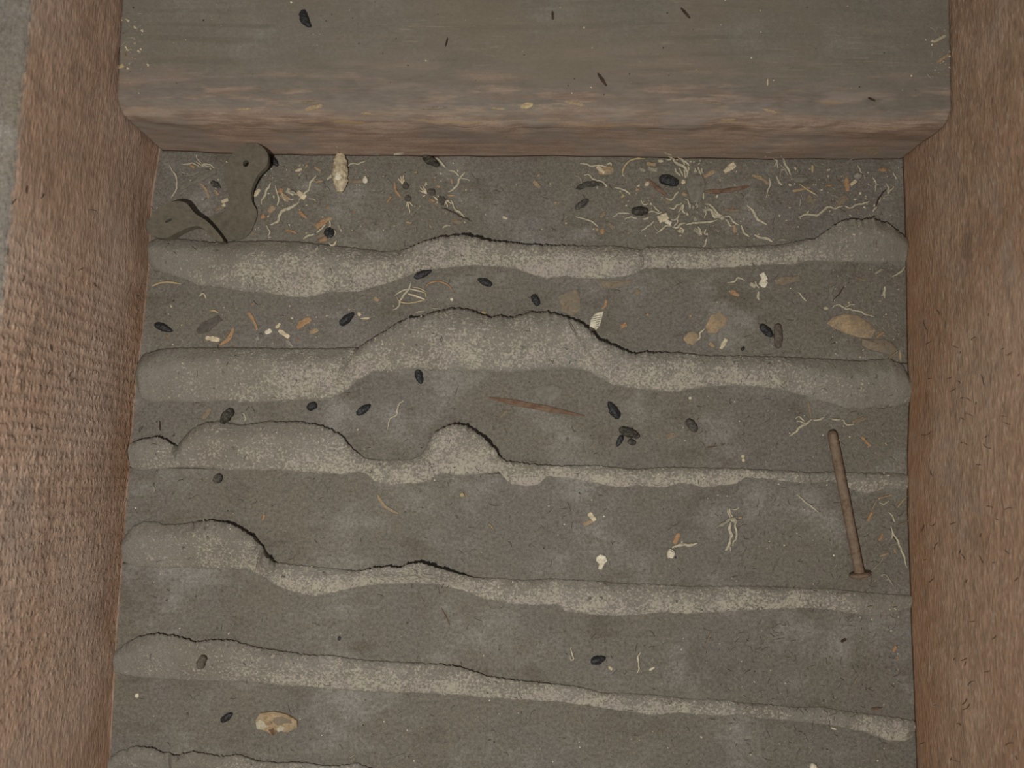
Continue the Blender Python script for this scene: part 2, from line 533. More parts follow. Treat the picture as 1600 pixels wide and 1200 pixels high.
# ------------------------------------------------------------------ plaster ridges squeezed up between the laths
def ridge(label, top, bot, lips, cream, splits=(), hmax=0.0065, hk=0.20, seed=0, drop=0.0, soft={}):
    """top / bot: the edges in the photo; lips: lift of the upper edge (mm) along x; splits: (x at top, x at bottom) of the cracks between lobes"""
    xs = top[0][0]; xe = top[-1][0]
    cuts = [(xs, xs)] + list(splits) + [(xe, xe)]
    c = P((xs + xe) / 2, (interp(top, (xs + xe) / 2) + interp(bot, (xs + xe) / 2)) / 2)
    root = empty('plaster_ridge', (c.x, c.y, 0))
    tag(root, label, 'plaster', 'ridges of plaster between the laths')
    for si in range(len(cuts) - 1):
        (a0, a1), (b0, b1) = cuts[si], cuts[si + 1]
        n = max(24, int(((b0 - a0) + (b1 - a1)) / 2 / 1.7))
        T = 24
        V, CR, BA = [], [], []
        for i in range(n):
            s = i / (n - 1)
            for j in range(-3, T):
                t = max(0, j) / (T - 1)
                x = (a0 + (a1 - a0) * t) * (1 - s) + (b0 + (b1 - b0) * t) * s
                yt, yb = interp(top, x), interp(bot, x)
                lip = interp(lips, x)
                lip = (lip * sm(0.3, 2.6, lip) + 0.12) * 0.001
                jag = sm(0.3, 2.0, lip * 1000)
                near = (1 - t) ** 7
                yt += 1.3 * nz(x, seed, 0, 0.16) + near * (1.6 * nz(x, seed, 4, 0.33) + 1.3 * nz(x, seed, 8, 0.8)) * (0.35 + 0.65 * jag)
                lip = lip * (1 + near * (0.5 * nz(x, seed, 12, 0.12) + 0.35 * nz(x, seed, 15, 0.5)))
                lip *= 1 + 0.35 * jag * (1 - t)
                yb += 1.3 * nz(x, seed + 7, 0, 0.10) + 0.8 * nz(x, seed + 9, 0, 0.35)
                yb = max(yb, yt + 6)
                U, L = P(x, yt, lip), P(x, yb, 0)
                w = (Vector((U.x, U.y, 0)) - Vector((L.x, L.y, 0))).length
                H = min(hmax, hk * w)
                d = min((s * n) * 1.7, ((1 - s) * n) * 1.7)           # px from the lobe's end
                endf = 1.0
                e0 = soft.get(si if s < 0.5 else si + 1, 0.45)
                if si > 0 and s < 0.5: endf = e0 + (1 - e0) * sm(0, 9, d)
                if si < len(cuts) - 2 and s >= 0.5: endf = e0 + (1 - e0) * sm(0, 9, d)
                q = U.lerp(L, t)
                z = (lip + 0.0001) * (1 - t) ** 1.3 + H * 1.2 * sm(-0.06, 0.42, t) * (1 - t) ** 0.85 + 0.0004 * sm(0, .1, t)
                z = z * endf
                z += (0.0007 * nz(q.x, q.y, seed, 70) + 0.0004 * nz(q.x, q.y, seed + 2, 240)) * sm(0, .15, t) * sm(0, .2, 1 - t)
                z += 0.00016 * nz(q.x, q.y, seed + 5, 900) * sm(0, .1, 1 - t)
                if j == T - 1: z = -0.0022
                if j < 0:        # rolled-under back edge
                    k = -j / 3
                    z = (lip + 0.0001) * endf * (1 - k) - 0.0022 * k
                    q = q + (L - U).normalized() * min(0.35 * w, 0.0003 + 0.0022 * k * jag)
                V.append((q.x, q.y, z))
                cr = (0.32 + 0.70 * interp(cream, x)) * (0.80 + 0.34 * sm(0.0, 0.75, t)) * (0.55 + 0.45 * sm(0, 0.08, t)) * (1 - 0.55 * sm(0.85, 1.0, t) * drop)
                CR.append(cr)
                BA.append(sm(0.0, 0.45, t))
        m = T + 3
        F = [f[::-1] for f in grid_faces(n, m)]
        collect(V, F)
        F += [tuple(range(m)), tuple((n - 1) * m + k for k in range(m))[::-1]]
        o = mesh_obj('lobe', V, F, M['plaster'], root, root.location)
        o.data.attributes.new('cream', 'FLOAT', 'POINT').data.foreach_set('value', CR)
        o.data.attributes.new('bare', 'FLOAT', 'POINT').data.foreach_set('value', BA)
    return root


R1T = [(229, 385), (234, 378), (245, 373), (280, 373), (330, 378), (375, 377), (420, 376), (470, 378), (510, 382), (560, 388), (600, 393), (625, 392), (640, 386), (660, 378), (690, 370), (720, 367), (740, 370), (760, 376), (790, 378), (830, 382), (900, 384), (960, 384), (1000, 390), (1010, 386), (1060, 385), (1110, 388), (1180, 384), (1220, 382), (1250, 376), (1275, 372), (1290, 362), (1305, 350), (1320, 343), (1345, 342), (1365, 342), (1385, 348), (1400, 358), (1416, 371)]
R1B = [(229, 402), (234, 414), (245, 424), (265, 430), (290, 438), (310, 448), (340, 450), (380, 458), (420, 460), (450, 466), (480, 467), (520, 458), (560, 458), (600, 446), (630, 435), (660, 424), (700, 420), (740, 416), (780, 418), (810, 422), (830, 430), (855, 437), (880, 433), (920, 437), (960, 436), (990, 430), (1010, 420), (1060, 420), (1100, 422), (1140, 419), (1190, 415), (1240, 414), (1262, 408), (1300, 410), (1350, 412), (1400, 412), (1416, 410)]
ridge('wavy plaster ridge nearest the crosspiece, touching the lower strap', R1T, R1B,
      [(229, .6), (560, .8), (625, 1.2), (650, 4), (690, 6.5), (740, 7.5), (770, 6.5), (800, 4.5), (860, 2.5), (950, 0.8), (1230, .6), (1270, 2.5), (1310, 3.2), (1370, 3.0), (1416, 2)],
      [(229, .1), (300, .35), (420, .75), (600, .85), (900, .95), (1000, .95), (1180, 1.0), (1260, .75), (1320, .5), (1370, .3), (1416, .15)],
      [(1004, 1006)], seed=11)

R2T = [(215, 575), (219, 560), (228, 552), (250, 546), (280, 543), (340, 543), (400, 543), (450, 544), (500, 544), (540, 543), (560, 543), (580, 530), (600, 518), (620, 505), (640, 496), (660, 494), (680, 488), (705, 481), (730, 483), (750, 490), (765, 496), (785, 493), (800, 497), (830, 487), (855, 487), (880, 494), (905, 503), (920, 514), (935, 530), (950, 536), (975, 547), (992, 553), (1010, 550), (1060, 551), (1110, 556), (1160, 556), (1220, 557), (1280, 560), (1340, 563), (1390, 560), (1410, 570), (1421, 590)]
R2B = [(215, 605), (222, 625), (240, 632), (270, 630), (300, 632), (350, 629), (400, 632), (450, 629), (500, 628), (525, 622), (545, 610), (560, 596), (585, 583), (620, 582), (650, 581), (700, 583), (740, 583), (800, 584), (850, 580), (900, 578), (920, 582), (935, 592), (955, 603), (990, 609), (1030, 614), (1060, 614), (1100, 608), (1140, 604), (1190, 606), (1225, 612), (1245, 618), (1270, 625), (1295, 632), (1320, 640), (1345, 642), (1380, 637), (1400, 638), (1421, 630)]
ridge('broad plaster ridge with a wide central hump below the ribbed white chip', R2T, R2B,
      [(215, .5), (520, .9), (555, 1.5), (575, 4.5), (620, 5.5), (660, 4), (720, 3), (780, 3), (850, 2.6), (890, 5), (925, 7), (950, 5.5), (990, 4), (1040, 1.8), (1200, .7), (1421, .6)],
      [(215, .12), (280, .35), (400, .6), (500, .85), (560, .85), (640, .6), (700, .75), (800, .75), (880, .6), (950, .85), (1050, 1.0), (1180, .9), (1260, .6), (1330, .35), (1421, .15)],
      [(556, 522), (888, 940)], hmax=.007, seed=23, drop=.6, soft={1: .6, 2: .85})

R3T = [(203, 693), (218, 687), (245, 682), (258, 686), (270, 695), (276, 697), (285, 686), (300, 670), (320, 660), (345, 658), (375, 664), (420, 658), (470, 659), (500, 664), (520, 672), (535, 682), (550, 700), (560, 708), (570, 716), (600, 719), (640, 718), (655, 713), (665, 700), (672, 685), (680, 674), (700, 665), (715, 663), (730, 665), (745, 676), (760, 688), (772, 700), (783, 716), (790, 720), (830, 725), (870, 728), (930, 727), (990, 733), (1040, 730), (1070, 730), (1100, 731), (1140, 731), (1180, 733), (1230, 735), (1260, 738), (1300, 737), (1340, 739), (1380, 738), (1400, 739), (1420, 742)]
R3B = [(203, 730), (220, 737), (250, 735), (280, 731), (320, 733), (350, 737), (400, 737), (450, 738), (500, 742), (540, 743), (560, 738), (572, 740), (585, 752), (610, 760), (645, 757), (672, 754), (690, 742), (720, 745), (750, 742), (780, 738), (790, 750), (800, 758), (825, 762), (843, 757), (855, 744), (890, 748), (930, 755), (960, 762), (1000, 760), (1040, 763), (1060, 756), (1080, 756), (1100, 763), (1125, 760), (1150, 757), (1164, 747), (1190, 748), (1220, 752), (1260, 757), (1300, 752), (1340, 770), (1360, 772), (1380, 765), (1420, 765)]
ridge('lumpy plaster ridge broken into lobes, the rusty nail lying across its thin end', R3T, R3B,
      [(203, 3.2), (250, 3.4), (270, 3.6), (279, 1), (300, 1.6), (400, 1.3), (480, 1.8), (540, 2.4), (570, 1.4), (640, .6), (668, 2.2), (710, 4.0), (735, 5), (780, 5), (790, 2), (860, 1.7), (1000, 1.2), (1140, 1.0), (1250, .6), (1420, .4)],
      [(203, .2), (240, .4), (300, .55), (400, .6), (520, .85), (640, .95), (720, 1.0), (850, 1.0), (1000, 1.0), (1180, 1.05), (1240, .6), (1300, .45), (1350, .8), (1400, .5), (1420, .4)],
      [(277, 283), (570, 566), (660, 682), (786, 778)], hmax=.006, seed=37)

R4T = [(188, 848), (195, 838), (208, 822), (225, 815), (245, 815), (255, 819), (275, 820), (300, 816), (330, 813), (350, 815), (370, 823), (385, 831), (395, 841), (402, 852), (412, 868), (425, 877), (450, 881), (480, 884), (520, 888), (560, 892), (580, 888), (600, 885), (625, 887), (635, 882), (655, 879), (675, 884), (695, 890), (715, 896), (740, 902), (780, 903), (820, 906), (860, 904), (900, 906), (940, 908), (980, 912), (1020, 912), (1080, 916), (1140, 915), (1200, 916), (1260, 919), (1300, 920), (1350, 925), (1390, 928), (1424, 930)]
R4B = [(188, 870), (195, 880), (215, 888), (250, 890), (300, 890), (350, 892), (390, 892), (410, 902), (430, 916), (460, 927), (490, 934), (520, 928), (560, 918), (600, 913), (640, 912), (680, 914), (720, 922), (760, 938), (800, 945), (840, 947), (870, 945), (885, 958), (920, 962), (960, 965), (1000, 962), (1040, 958), (1080, 961), (1120, 958), (1170, 956), (1220, 952), (1270, 951), (1300, 955), (1340, 962), (1380, 965), (1405, 955), (1424, 950)]
ridge('plaster ridge that steps down at a black crack, below the curved orange straw', R4T, R4B,
      [(188, 1), (300, 1.4), (345, 3), (375, 5), (400, 6.5), (420, 6), (432, 1.5), (520, .5), (575, 2.2), (600, 4), (625, 4.5), (660, 6), (700, 4.5), (730, 2), (760, .6), (1424, .5)],
      [(188, .15), (250, .35), (330, .6), (400, .75), (480, .95), (600, 1.0), (800, .9), (900, .85), (1100, .95), (1240, 1.0), (1320, .6), (1380, .35), (1424, .2)],
      [(404, 398)], hmax=.006, seed=51, drop=.4)

R5T = [(172, 1030), (180, 1018), (200, 1003), (220, 993), (245, 990), (275, 993), (290, 998), (305, 1003), (330, 999), (360, 1000), (390, 1008), (420, 1014), (450, 1019), (490, 1024), (520, 1024), (560, 1030), (600, 1033), (640, 1035), (690, 1038), (720, 1042), (760, 1055), (800, 1062), (840, 1066), (900, 1072), (940, 1082), (980, 1083), (1030, 1086), (1080, 1092), (1130, 1093), (1160, 1098), (1200, 1100), (1240, 1105), (1280, 1104), (1330, 1112), (1380, 1118), (1428, 1125)]
R5B = [(172, 1042), (180, 1050), (190, 1055), (230, 1062), (280, 1065), (330, 1067), (380, 1068), (430, 1072), (480, 1075), (530, 1080), (580, 1083), (640, 1085), (700, 1087), (760, 1092), (820, 1095), (880, 1098), (930, 1105), (980, 1113), (1020, 1119), (1060, 1114), (1100, 1118), (1130, 1120), (1150, 1117), (1200, 1125), (1250, 1128), (1300, 1135), (1350, 1145), (1390, 1160), (1415, 1160), (1428, 1150)]
ridge('long plaster ridge sloping down and narrowing, above the tan bark chip', R5T, R5B,
      [(172, 1), (240, 2), (300, 2), (400, 1.6), (500, 1.5), (620, 1.2), (700, 1.8), (760, 1.8), (860, 1.6), (960, .6), (1428, .4)],
      [(172, .05), (250, .3), (340, .6), (480, .85), (600, .95), (800, .95), (1000, 1.0), (1140, .85), (1250, .5), (1335, .6), (1350, 1.05), (1410, 1.2), (1428, .6)],
      [(1137, 1142)], hmax=.0055, seed=67, drop=1.0)

R6T = [(158, 1196), (165, 1188), (185, 1175), (210, 1166), (235, 1168), (255, 1176), (275, 1180), (300, 1174), (320, 1177), (345, 1182), (370, 1178), (400, 1188), (430, 1192), (470, 1190), (500, 1196), (530, 1196), (560, 1192), (575, 1199), (640, 1212), (900, 1235), (1200, 1260), (1428, 1275)]
R6B = [(x, y + (46 if x > 200 else 30)) for x, y in R6T]
ridge('lobed plaster ridge below the tan bark chip, farthest from the crosspiece', R6T, R6B,
      [(158, 1), (240, 2), (350, 1.6), (575, 1.5), (1428, .6)],
      [(158, .1), (250, .35), (350, .5), (420, .85), (600, .9), (1428, .8)],
      [(262, 268)], hmax=.0055, seed=79)

BVH = BVHTree.FromPolygons(SURF_V, SURF_F)


def S(px, py, lift=0.0):
    """photo pixel -> point on the laths, ridges or crosspiece there"""
    h = BVH.ray_cast(ORIGIN, ray(px, py).normalized())[0]
    if h is None:
        h = P(px, py)
    return Vector((h.x, h.y, h.z + lift))


def drop_to(x, y):
    h = BVH.ray_cast(Vector((x, y, 0.3)), Vector((0, 0, -1)))[0]
    return h if h is not None else Vector((x, y, 0))


# ------------------------------------------------------------------ builders for the litter on the laths
def mid(pts):
    return (sum(p[0] for p in pts) / len(pts), sum(p[1] for p in pts) / len(pts))


def flake_mesh(outline, th=0.0005, dome=0.0004, curl=0.0, lift=0.0):
    """a thin irregular scrap lying on whatever is under it"""
    n = len(outline)
    cx, cy = mid(outline)
    R = max(math.hypot(x - cx, y - cy) for x, y in outline)
    c = S(cx, cy)
    rims = [S(x, y) for x, y in outline]
    zb = [min(p.z, c.z + 0.0012) for p in rims]
    V = []
    for p, (x, y), z in zip(rims, outline, zb):
        q = curl * ((math.hypot(x - cx, y - cy) / R) ** 2)
        V.append((p.x, p.y, z + lift + q))
    for k, f in ((0, 1.0), (1, 0.86), (2, 0.5)):
        for p, (x, y), z in zip(rims, outline, zb):
            q = curl * ((f * math.hypot(x - cx, y - cy) / R) ** 2)
            zz = (z * f + c.z * (1 - f)) + lift + q + th * (0.75, 1.0, 1.0)[k] + dome * (1 - f)
            if k == 2: zz += th * 0.4 * nz(p.x, p.y, 1, 900)
            V.append((c.x + (p.x - c.x) * f, c.y + (p.y - c.y) * f, zz))
    V.append((c.x, c.y, c.z + lift + th + dome))
    F = []
    for k in range(3):
        for i in range(n):
            j = (i + 1) % n
            F.append((k * n + i, k * n + j, (k + 1) * n + j, (k + 1) * n + i))
    F += [(3 * n + i, 3 * n + (i + 1) % n, 4 * n) for i in range(n)]
    F.append(tuple(range(n))[::-1])
    # outlines run clockwise in the picture: make the faces look up
    area = sum(outline[i][0] * outline[(i + 1) % n][1] - outline[(i + 1) % n][0] * outline[i][1] for i in range(n))
    if area > 0: F = [f[::-1] for f in F]
    return V, F, Vector((c.x, c.y, c.z))


def sliver(p1, p2, w, ragged=0.42, bend=0.0, point=0.0, seed=0):
    """outline of a chip from p1 to p2, w wide (photo px)"""
    rnd = random.Random(seed + int(p1[0] * 13 + p1[1] * 7))
    dx, dy = p2[0] - p1[0], p2[1] - p1[1]
    L = max(1.0, math.hypot(dx, dy)); ux, uy = dx / L, dy / L
    up, dn = [], []
    m = 4 if L < 20 else 7
    for i in range(m + 1):
        t = i / m
        hw = w / 2 * (1 - ragged * rnd.random()) * (1 - point * abs(2 * t - 1) ** 1.5)
        if i in (0, m): hw *= 0.92 - 0.6 * point
        b = bend * 4 * t * (1 - t)
        jx = (rnd.random() - .5) * ragged * w * 0.8
        x, y = p1[0] + ux * (t * L + jx) - uy * b, p1[1] + uy * (t * L + jx) + ux * b
        up.append((x - uy * hw, y + ux * hw)); dn.append((x + uy * hw, y - ux * hw))
    return up + dn[::-1]


def flake(name, label, cat, outline, mat, th=0.0005, dome=0.0004, curl=0.0, lift=0.0, group=None):
    V, F, c = flake_mesh(outline, th, dome, curl, lift)
    return tag(mesh_obj(name, V, F, M[mat], loc=c, smooth=False), label, cat, group)


def chip(label, p1, p2, w, mat, bend=0.0, point=0.2, th=0.0006, curl=0.0, name='wood_chip', cat='wood chip', group='wood chips and splinters'):
    return flake(name, label, cat, sliver(p1, p2, w, bend=bend, point=point), mat, th, 0.0003, curl, group=group)


def crumb(label, c, r, mat, squash=0.8, name='crumb', cat='crumb', group='small crumbs', seed=0, ry=None):
    """a little lump"""
    p = S(*c)
    rr = r * (ORIGIN - p).length / FPX
    r2 = (ry or r) * (ORIGIN - p).length / FPX
    V, F = [], []
    n, m = 10, 6
    for k in range(m + 1):
        ph = math.pi * k / m
        for i in range(n):
            a = 2 * math.pi * i / n
            q = 1 + 0.28 * noise.noise(Vector((math.cos(a) * math.sin(ph) * 1.6 + c[0], math.sin(a) * math.sin(ph) * 1.6 + c[1], math.cos(ph) * 1.6 + seed)))
            V.append((p.x + rr * q * math.sin(ph) * math.cos(a), p.y + r2 * q * math.sin(ph) * math.sin(a), p.z + min(rr, r2) * squash * (0.75 + q * math.cos(ph))))
    for k in range(m):
        for i in range(n):
            F.append((k * n + i, (k + 1) * n + i, (k + 1) * n + (i + 1) % n, k * n + (i + 1) % n))
    return tag(mesh_obj(name, V, F, M[mat], loc=(p.x, p.y, p.z)), label, cat, group)


def pellet_mesh(p1, p2, w, bend=0.0, seed=0, tip=0.5, lump=0.22):
    A, B = S(*p1), S(*p2)
    zc = max(A.z, B.z)
    r = w / 2 * (ORIGIN - A).length / FPX
    ax = B - A
    ax.z = 0
    L = ax.length; u = ax.normalized(); v = Vector((-u.y, u.x, 0))
    n, m = 15, 12
    V, F = [], []
    sc = 1 / max(r, 1e-5)
    for i in range(n):
        t = i / (n - 1)
        pr = math.sqrt(max(0.0, 1 - (2 * t - 1) ** 2)) ** 0.75
        pr *= 1 - tip * sm(0.45, 1.0, t) * 0.75
        cx = A.lerp(B, t) + v * (bend * PX * 4 * t * (1 - t))
        for k in range(m):
            a = 2 * math.pi * k / m
            q = Vector((t * L * sc * 1.2 + seed * 3.1, math.cos(a) * 1.3, math.sin(a) * 1.3))
            rad = r * pr * (1 + lump * noise.noise(q) + lump * 0.7 * noise.noise(q * 2.7))
            z = zc + r * 0.86 + math.sin(a) * rad * 0.9
            V.append((cx.x + v.x * math.cos(a) * rad, cx.y + v.y * math.cos(a) * rad, max(z, zc + 0.00005)))
    for i in range(n - 1):
        for k in range(m):
            F.append((i * m + k, (i + 1) * m + k, (i + 1) * m + (k + 1) % m, i * m + (k + 1) % m))
    F = [f[::-1] for f in F]
    return V, F, Vector(((A.x + B.x) / 2, (A.y + B.y) / 2, zc))


NDROP = [0]


def dropping(label, p1, p2, w, mat='black', bend=0.0, tip=0.5):
    NDROP[0] += 1
    V, F, c = pellet_mesh(p1, p2, w, bend, NDROP[0], tip)
    return tag(mesh_obj('dropping', V, F, M[mat], loc=c, smooth=False), label, 'dropping', 'animal droppings scattered over the boards')


def strand_mesh(pts, w, wig=0.0, seed=0, lift=0.0, flat=0.65, taper=0.6, step=2.2, arch=0.0):
    """a limp fibre through the photo points, w px wide"""
    P0 = [Vector((x, y)) for x, y in pts]
    ext_ = [P0[0] * 2 - P0[1]] + P0 + [P0[-1] * 2 - P0[-2]]
    out = []
    for i in range(1, len(ext_) - 2):
        a, b, c, d = ext_[i - 1:i + 3]
        n = max(2, int((c - b).length / step))
        for k in range(n):
            t = k / n
            out.append(0.5 * ((2 * b) + (c - a) * t + (2 * a - 5 * b + 4 * c - d) * t * t + (3 * b - a - 3 * c + d) * t ** 3))
    out.append(P0[-1])
    N = len(out)
    path = []
    for i, p in enumerate(out):
        q = p
        if wig:
            dd = (out[min(N - 1, i + 1)] - out[max(0, i - 1)])
            dd = dd.normalized() if dd.length > 0 else Vector((1, 0))
            q = p + Vector((-dd.y, dd.x)) * wig * (noise.noise(Vector((i * step * 0.10, seed * 7.3, p.x * 0.01))) * 1.7 + noise.noise(Vector((i * step * 0.23, seed * 3.3, 5.0))) * 1.3)
        path.append(q)
    W = [S(q.x, q.y) for q in path]
    V, F = [], []
    m = 6
    for i in range(N):
        t = i / (N - 1)
        tan = W[min(N - 1, i + 1)] - W[max(0, i - 1)]
        tan.z = 0
        if tan.length < 1e-9: tan = Vector((1, 0, 0))
        tan.normalize()
        side = Vector((-tan.y, tan.x, 0))
        r = w * 0.45 * PX * (1 - taper * abs(2 * t - 1) ** 2.5) * (1 + 0.35 * nz(i * 0.3, seed, 2, 1.0))
        z = W[i].z + r * flat + lift + arch * 4 * t * (1 - t) + 0.0003 * (1 + nz(i * 0.13, seed, 9, 1.0))
        for k in range(m):
            a = 2 * math.pi * k / m
            V.append((W[i].x + side.x * math.cos(a) * r, W[i].y + side.y * math.cos(a) * r, z + math.sin(a) * r * flat))
    for i in range(N - 1):
        for k in range(m):
            F.append((i * m + k, i * m + (k + 1) % m, (i + 1) * m + (k + 1) % m, (i + 1) * m + k))
    F = [f[::-1] for f in F]
    F += [tuple(range(m)), tuple((N - 1) * m + k for k in range(m))[::-1]]
    return V, F, W[N // 2]


NS = [0]


def strand(label, pts, w=3.6, mat='fibre', wig=1.0, lift=0.0, arch=0.0, name='fibre', cat='fibre', group='loose pale fibres', taper=0.6):
    NS[0] += 1
    V, F, c = strand_mesh(pts, w, wig, NS[0], lift, taper=taper, arch=arch)
    return tag(mesh_obj(name, V, F, M[mat], loc=c), label, cat, group)


def tangle(label, strands, flakes=(), lumps=(), cat='tangle', name='fibre_tangle', group='tangles of pale fibre'):
    """fibres that hang together: one thing, each fibre or scrap a part.  strands: (pts, w, mat, wig, lift mm)"""
    allp = [p for s in strands for p in s[0]] or [f[0] for f in flakes]
    c = S(*mid(allp))
    root = empty(name, (c.x, c.y, c.z))
    tag(root, label, cat, group)
    for s in strands:
        NS[0] += 1
        V, F, q = strand_mesh(s[0], s[1], s[3] if len(s) > 3 else 1.2, NS[0], (s[4] if len(s) > 4 else 0) * 0.001)
        mesh_obj('fibre', V, F, M[s[2] if len(s) > 2 else 'fibre'], root, q)
    for f in flakes:            # (p1, p2, w, mat)
        V, F, q = flake_mesh(sliver(f[0], f[1], f[2], 0.35), 0.0007, 0.0004)
        mesh_obj('scrap', V, F, M[f[3]], root, q, smooth=False)
    for l in lumps:             # (p1, p2, w, mat)
        NDROP[0] += 1
        V, F, q = pellet_mesh(l[0], l[1], l[2], 0, NDROP[0], 0.1, 0.4)
        mesh_obj('lump', V, F, M[l[3]], root, q, smooth=False)
    return root


# ------------------------------------------------------------------ the two dusty straps by the first joist
def strap(label, outline, hole, zf, th):
    outline = [Vector(p) for p in outline]
    # smooth the outline
    pts = []
    n = len(outline)
    for i in range(n):
        a, b, c, d = (outline[(i + k - 1) % n] for k in range(4))
        for t in (0.0, 0.5):
            pts.append(0.5 * ((2 * b) + (c - a) * t + (2 * a - 5 * b + 4 * c - d) * t * t + (3 * b - a - 3 * c + d) * t ** 3))
    loops = [[(p.x, p.y) for p in pts], hole]
    flat = [[Vector((x, -y, 0)) for x, y in lp] for lp in loops]
    tri = tessellate_polygon(flat)
    allp = [p for lp in loops for p in lp]
    V = []
    for dz in (0, -th):
        for x, y in allp:
            q = P(x, y, max(0.0011, zf(x, y)))
            V.append((q.x, q.y, max(0.0002 if dz else 0.0012, zf(x, y) + dz)))
    N = len(allp)
    F = []
    for t in tri:
        a, b, c = (Vector(V[k]) for k in t)
        up = (b - a).cross(c - a).z > 0
        F.append(tuple(t) if up else tuple(t)[::-1])
        F.append(tuple(k + N for k in (t if not up else t[::-1])))
    k0 = 0
    for lp in loops:
        m = len(lp)
        for i in range(m):
            j = (i + 1) % m
            F.append((k0 + i, k0 + j, k0 + j + N, k0 + i + N))
        k0 += m
    c = sum((Vector(v) for v in V[:N]), Vector()) / N
    o = mesh_obj('metal_strap', V, F, M['strap'], loc=(c.x, c.y, 0), smooth=False)
    import bmesh
    bm = bmesh.new(); bm.from_mesh(o.data)
    bmesh.ops.recalc_face_normals(bm, faces=bm.faces)
    bm.to_mesh(o.data); bm.free()
    bv = o.modifiers.new('edge', 'BEVEL'); bv.width = 0.00035; bv.segments = 2; bv.limit_method = 'ANGLE'; bv.angle_limit = 1.0
    return tag(o, label, 'strap')


def ell(cx, cy, rx, ry, ang, n=14):
    a = math.radians(ang)
    return [(cx + rx * math.cos(2 * math.pi * k / n) * math.cos(a) - ry * math.sin(2 * math.pi * k / n) * math.sin(a),
             cy + rx * math.cos(2 * math.pi * k / n) * math.sin(a) + ry * math.sin(2 * math.pi * k / n) * math.cos(a)) for k in range(n)]


strap('upright dust-caked strap with a round hole in its lobed end, leaning toward the crosspiece',
      [(380, 226), (390, 223), (402, 224), (410, 229), (417, 237), (419, 247), (417, 258), (410, 266), (403, 273), (398, 282), (394, 292), (392, 306), (395, 318), (400, 326), (401, 338), (396, 352), (390, 364), (376, 374), (356, 374), (340, 366), (328, 356), (324, 344), (332, 336), (346, 332), (354, 324), (357, 312), (356, 300), (351, 284), (350, 274), (353, 258), (360, 243), (370, 232)],
      ell(384, 255, 4.6, 5.4, 20), lambda x, y: 0.0012 + 0.0145 * sm(345, 240, y) if y < 345 else 0.0012, 0.0030)
strap('low dust-caked strap with a narrow slot, its rounded end against the sawn joist',
      [(229, 348), (234, 340), (250, 324), (266, 316), (280, 314), (292, 318), (300, 328), (308, 336), (320, 343), (332, 354), (344, 368), (349, 377), (340, 377), (330, 372), (322, 361), (312, 354), (300, 354), (286, 359), (272, 366), (260, 372), (246, 371), (234, 366), (229, 358)],
      ell(263.5, 344.5, 6.4, 2.2, -24), lambda x, y: 0.0185 - 0.0105 * (x - 229) / 120, 0.0045)

# ------------------------------------------------------------------ the rusty nail
A, B = S(1300, 676), S(1343, 893)
zc = 0.0052
A = P(1300, 677, zc); B = P(1343, 896, zc - 0.0006)
nail = empty('rusty_nail', ((A.x + B.x) / 2, (A.y + B.y) / 2, 0))
tag(nail, 'long rusty nail lying across the thin end of the lumpy ridge', 'nail')
ax = (B - A).normalized(); sd = ax.cross(Vector((0, 0, 1))).normalized(); upv = sd.cross(ax).normalized()
if upv.z < 0: upv = -upv


def lathe(prof, A, ax, sd, upv, m=18, seed=0, rough=0.04):
    V, F = [], []
    for i, (t, r) in enumerate(prof):
        for k in range(m):
            a = 2 * math.pi * k / m
            rr = r * (1 + rough * noise.noise(Vector((t * 900, math.cos(a) * 1.5 + seed, math.sin(a) * 1.5))))
            V.append(tuple(A + ax * t + sd * (math.cos(a) * rr) + upv * (math.sin(a) * rr)))
    for i in range(len(prof) - 1):
        for k in range(m):
            F.append((i * m + k, i * m + (k + 1) % m, (i + 1) * m + (k + 1) % m, (i + 1) * m + k))
    F += [tuple(range(m))[::-1], tuple((len(prof) - 1) * m + k for k in range(m))]
    return V, F


L = (B - A).length
rn = 7.2 * PX
prof = [(-0.0012, rn * 0.35), (-0.0006, rn * 0.72), (0.0006, rn * 0.95)] + [(L * t / 30, rn) for t in range(1, 30)] + [(L - 0.0008, rn * 1.05), (L, rn * 1.1)]
V, F = lathe(prof, A, ax, sd, upv, seed=1)
mesh_obj('shank', V, F, M['rust'], nail, (A + B) / 2)
V, F = lathe([(L - 0.0005, rn * 1.3), (L, rn * 2.05), (L + 0.0008, rn * 2.15), (L + 0.0014, rn * 1.9), (L + 0.0017, rn * 1.2)], A, ax, sd, upv, seed=4, rough=0.10)
V = [(x, y, max(z, 0.0004)) for x, y, z in V]
mesh_obj('nail_head', V, F, M['rust'], nail, B)

# ------------------------------------------------------------------ pale husk under the crosspiece
Ah, Bh = S(531, 240), S(533, 303)
husk = empty('husk', ((Ah.x + Bh.x) / 2, (Ah.y + Bh.y) / 2, 0))
tag(husk, 'pale fluffy husk with a pointed tip, just below the front of the crosspiece', 'husk')
ax = Bh - Ah; ax.z = 0; L = ax.length; ax.normalize(); sd = Vector((-ax.y, ax.x, 0)); upv = Vector((0, 0, 1))
V, F = [], []
n, m = 40, 22
for i in range(n):
    t = i / (n - 1)
    r = 0.0041 * (math.sin(math.pi * min(1, t * 0.90 + 0.06)) ** 0.45) * (1 - 0.12 * t)
    for k in range(m):
        a = 2 * math.pi * k / m
        q = Vector((t * 9, math.cos(a) * 2, math.sin(a) * 2))
        rr = r * (1 + 0.22 * noise.noise(q) + 0.20 * noise.noise(q * 2.6) + 0.14 * noise.noise(q * 6))
        v = Ah + ax * (t * L) + sd * (math.cos(a) * rr)
        V.append((v.x, v.y, max(0.0002, 0.0022 + math.sin(a) * rr * 0.75)))
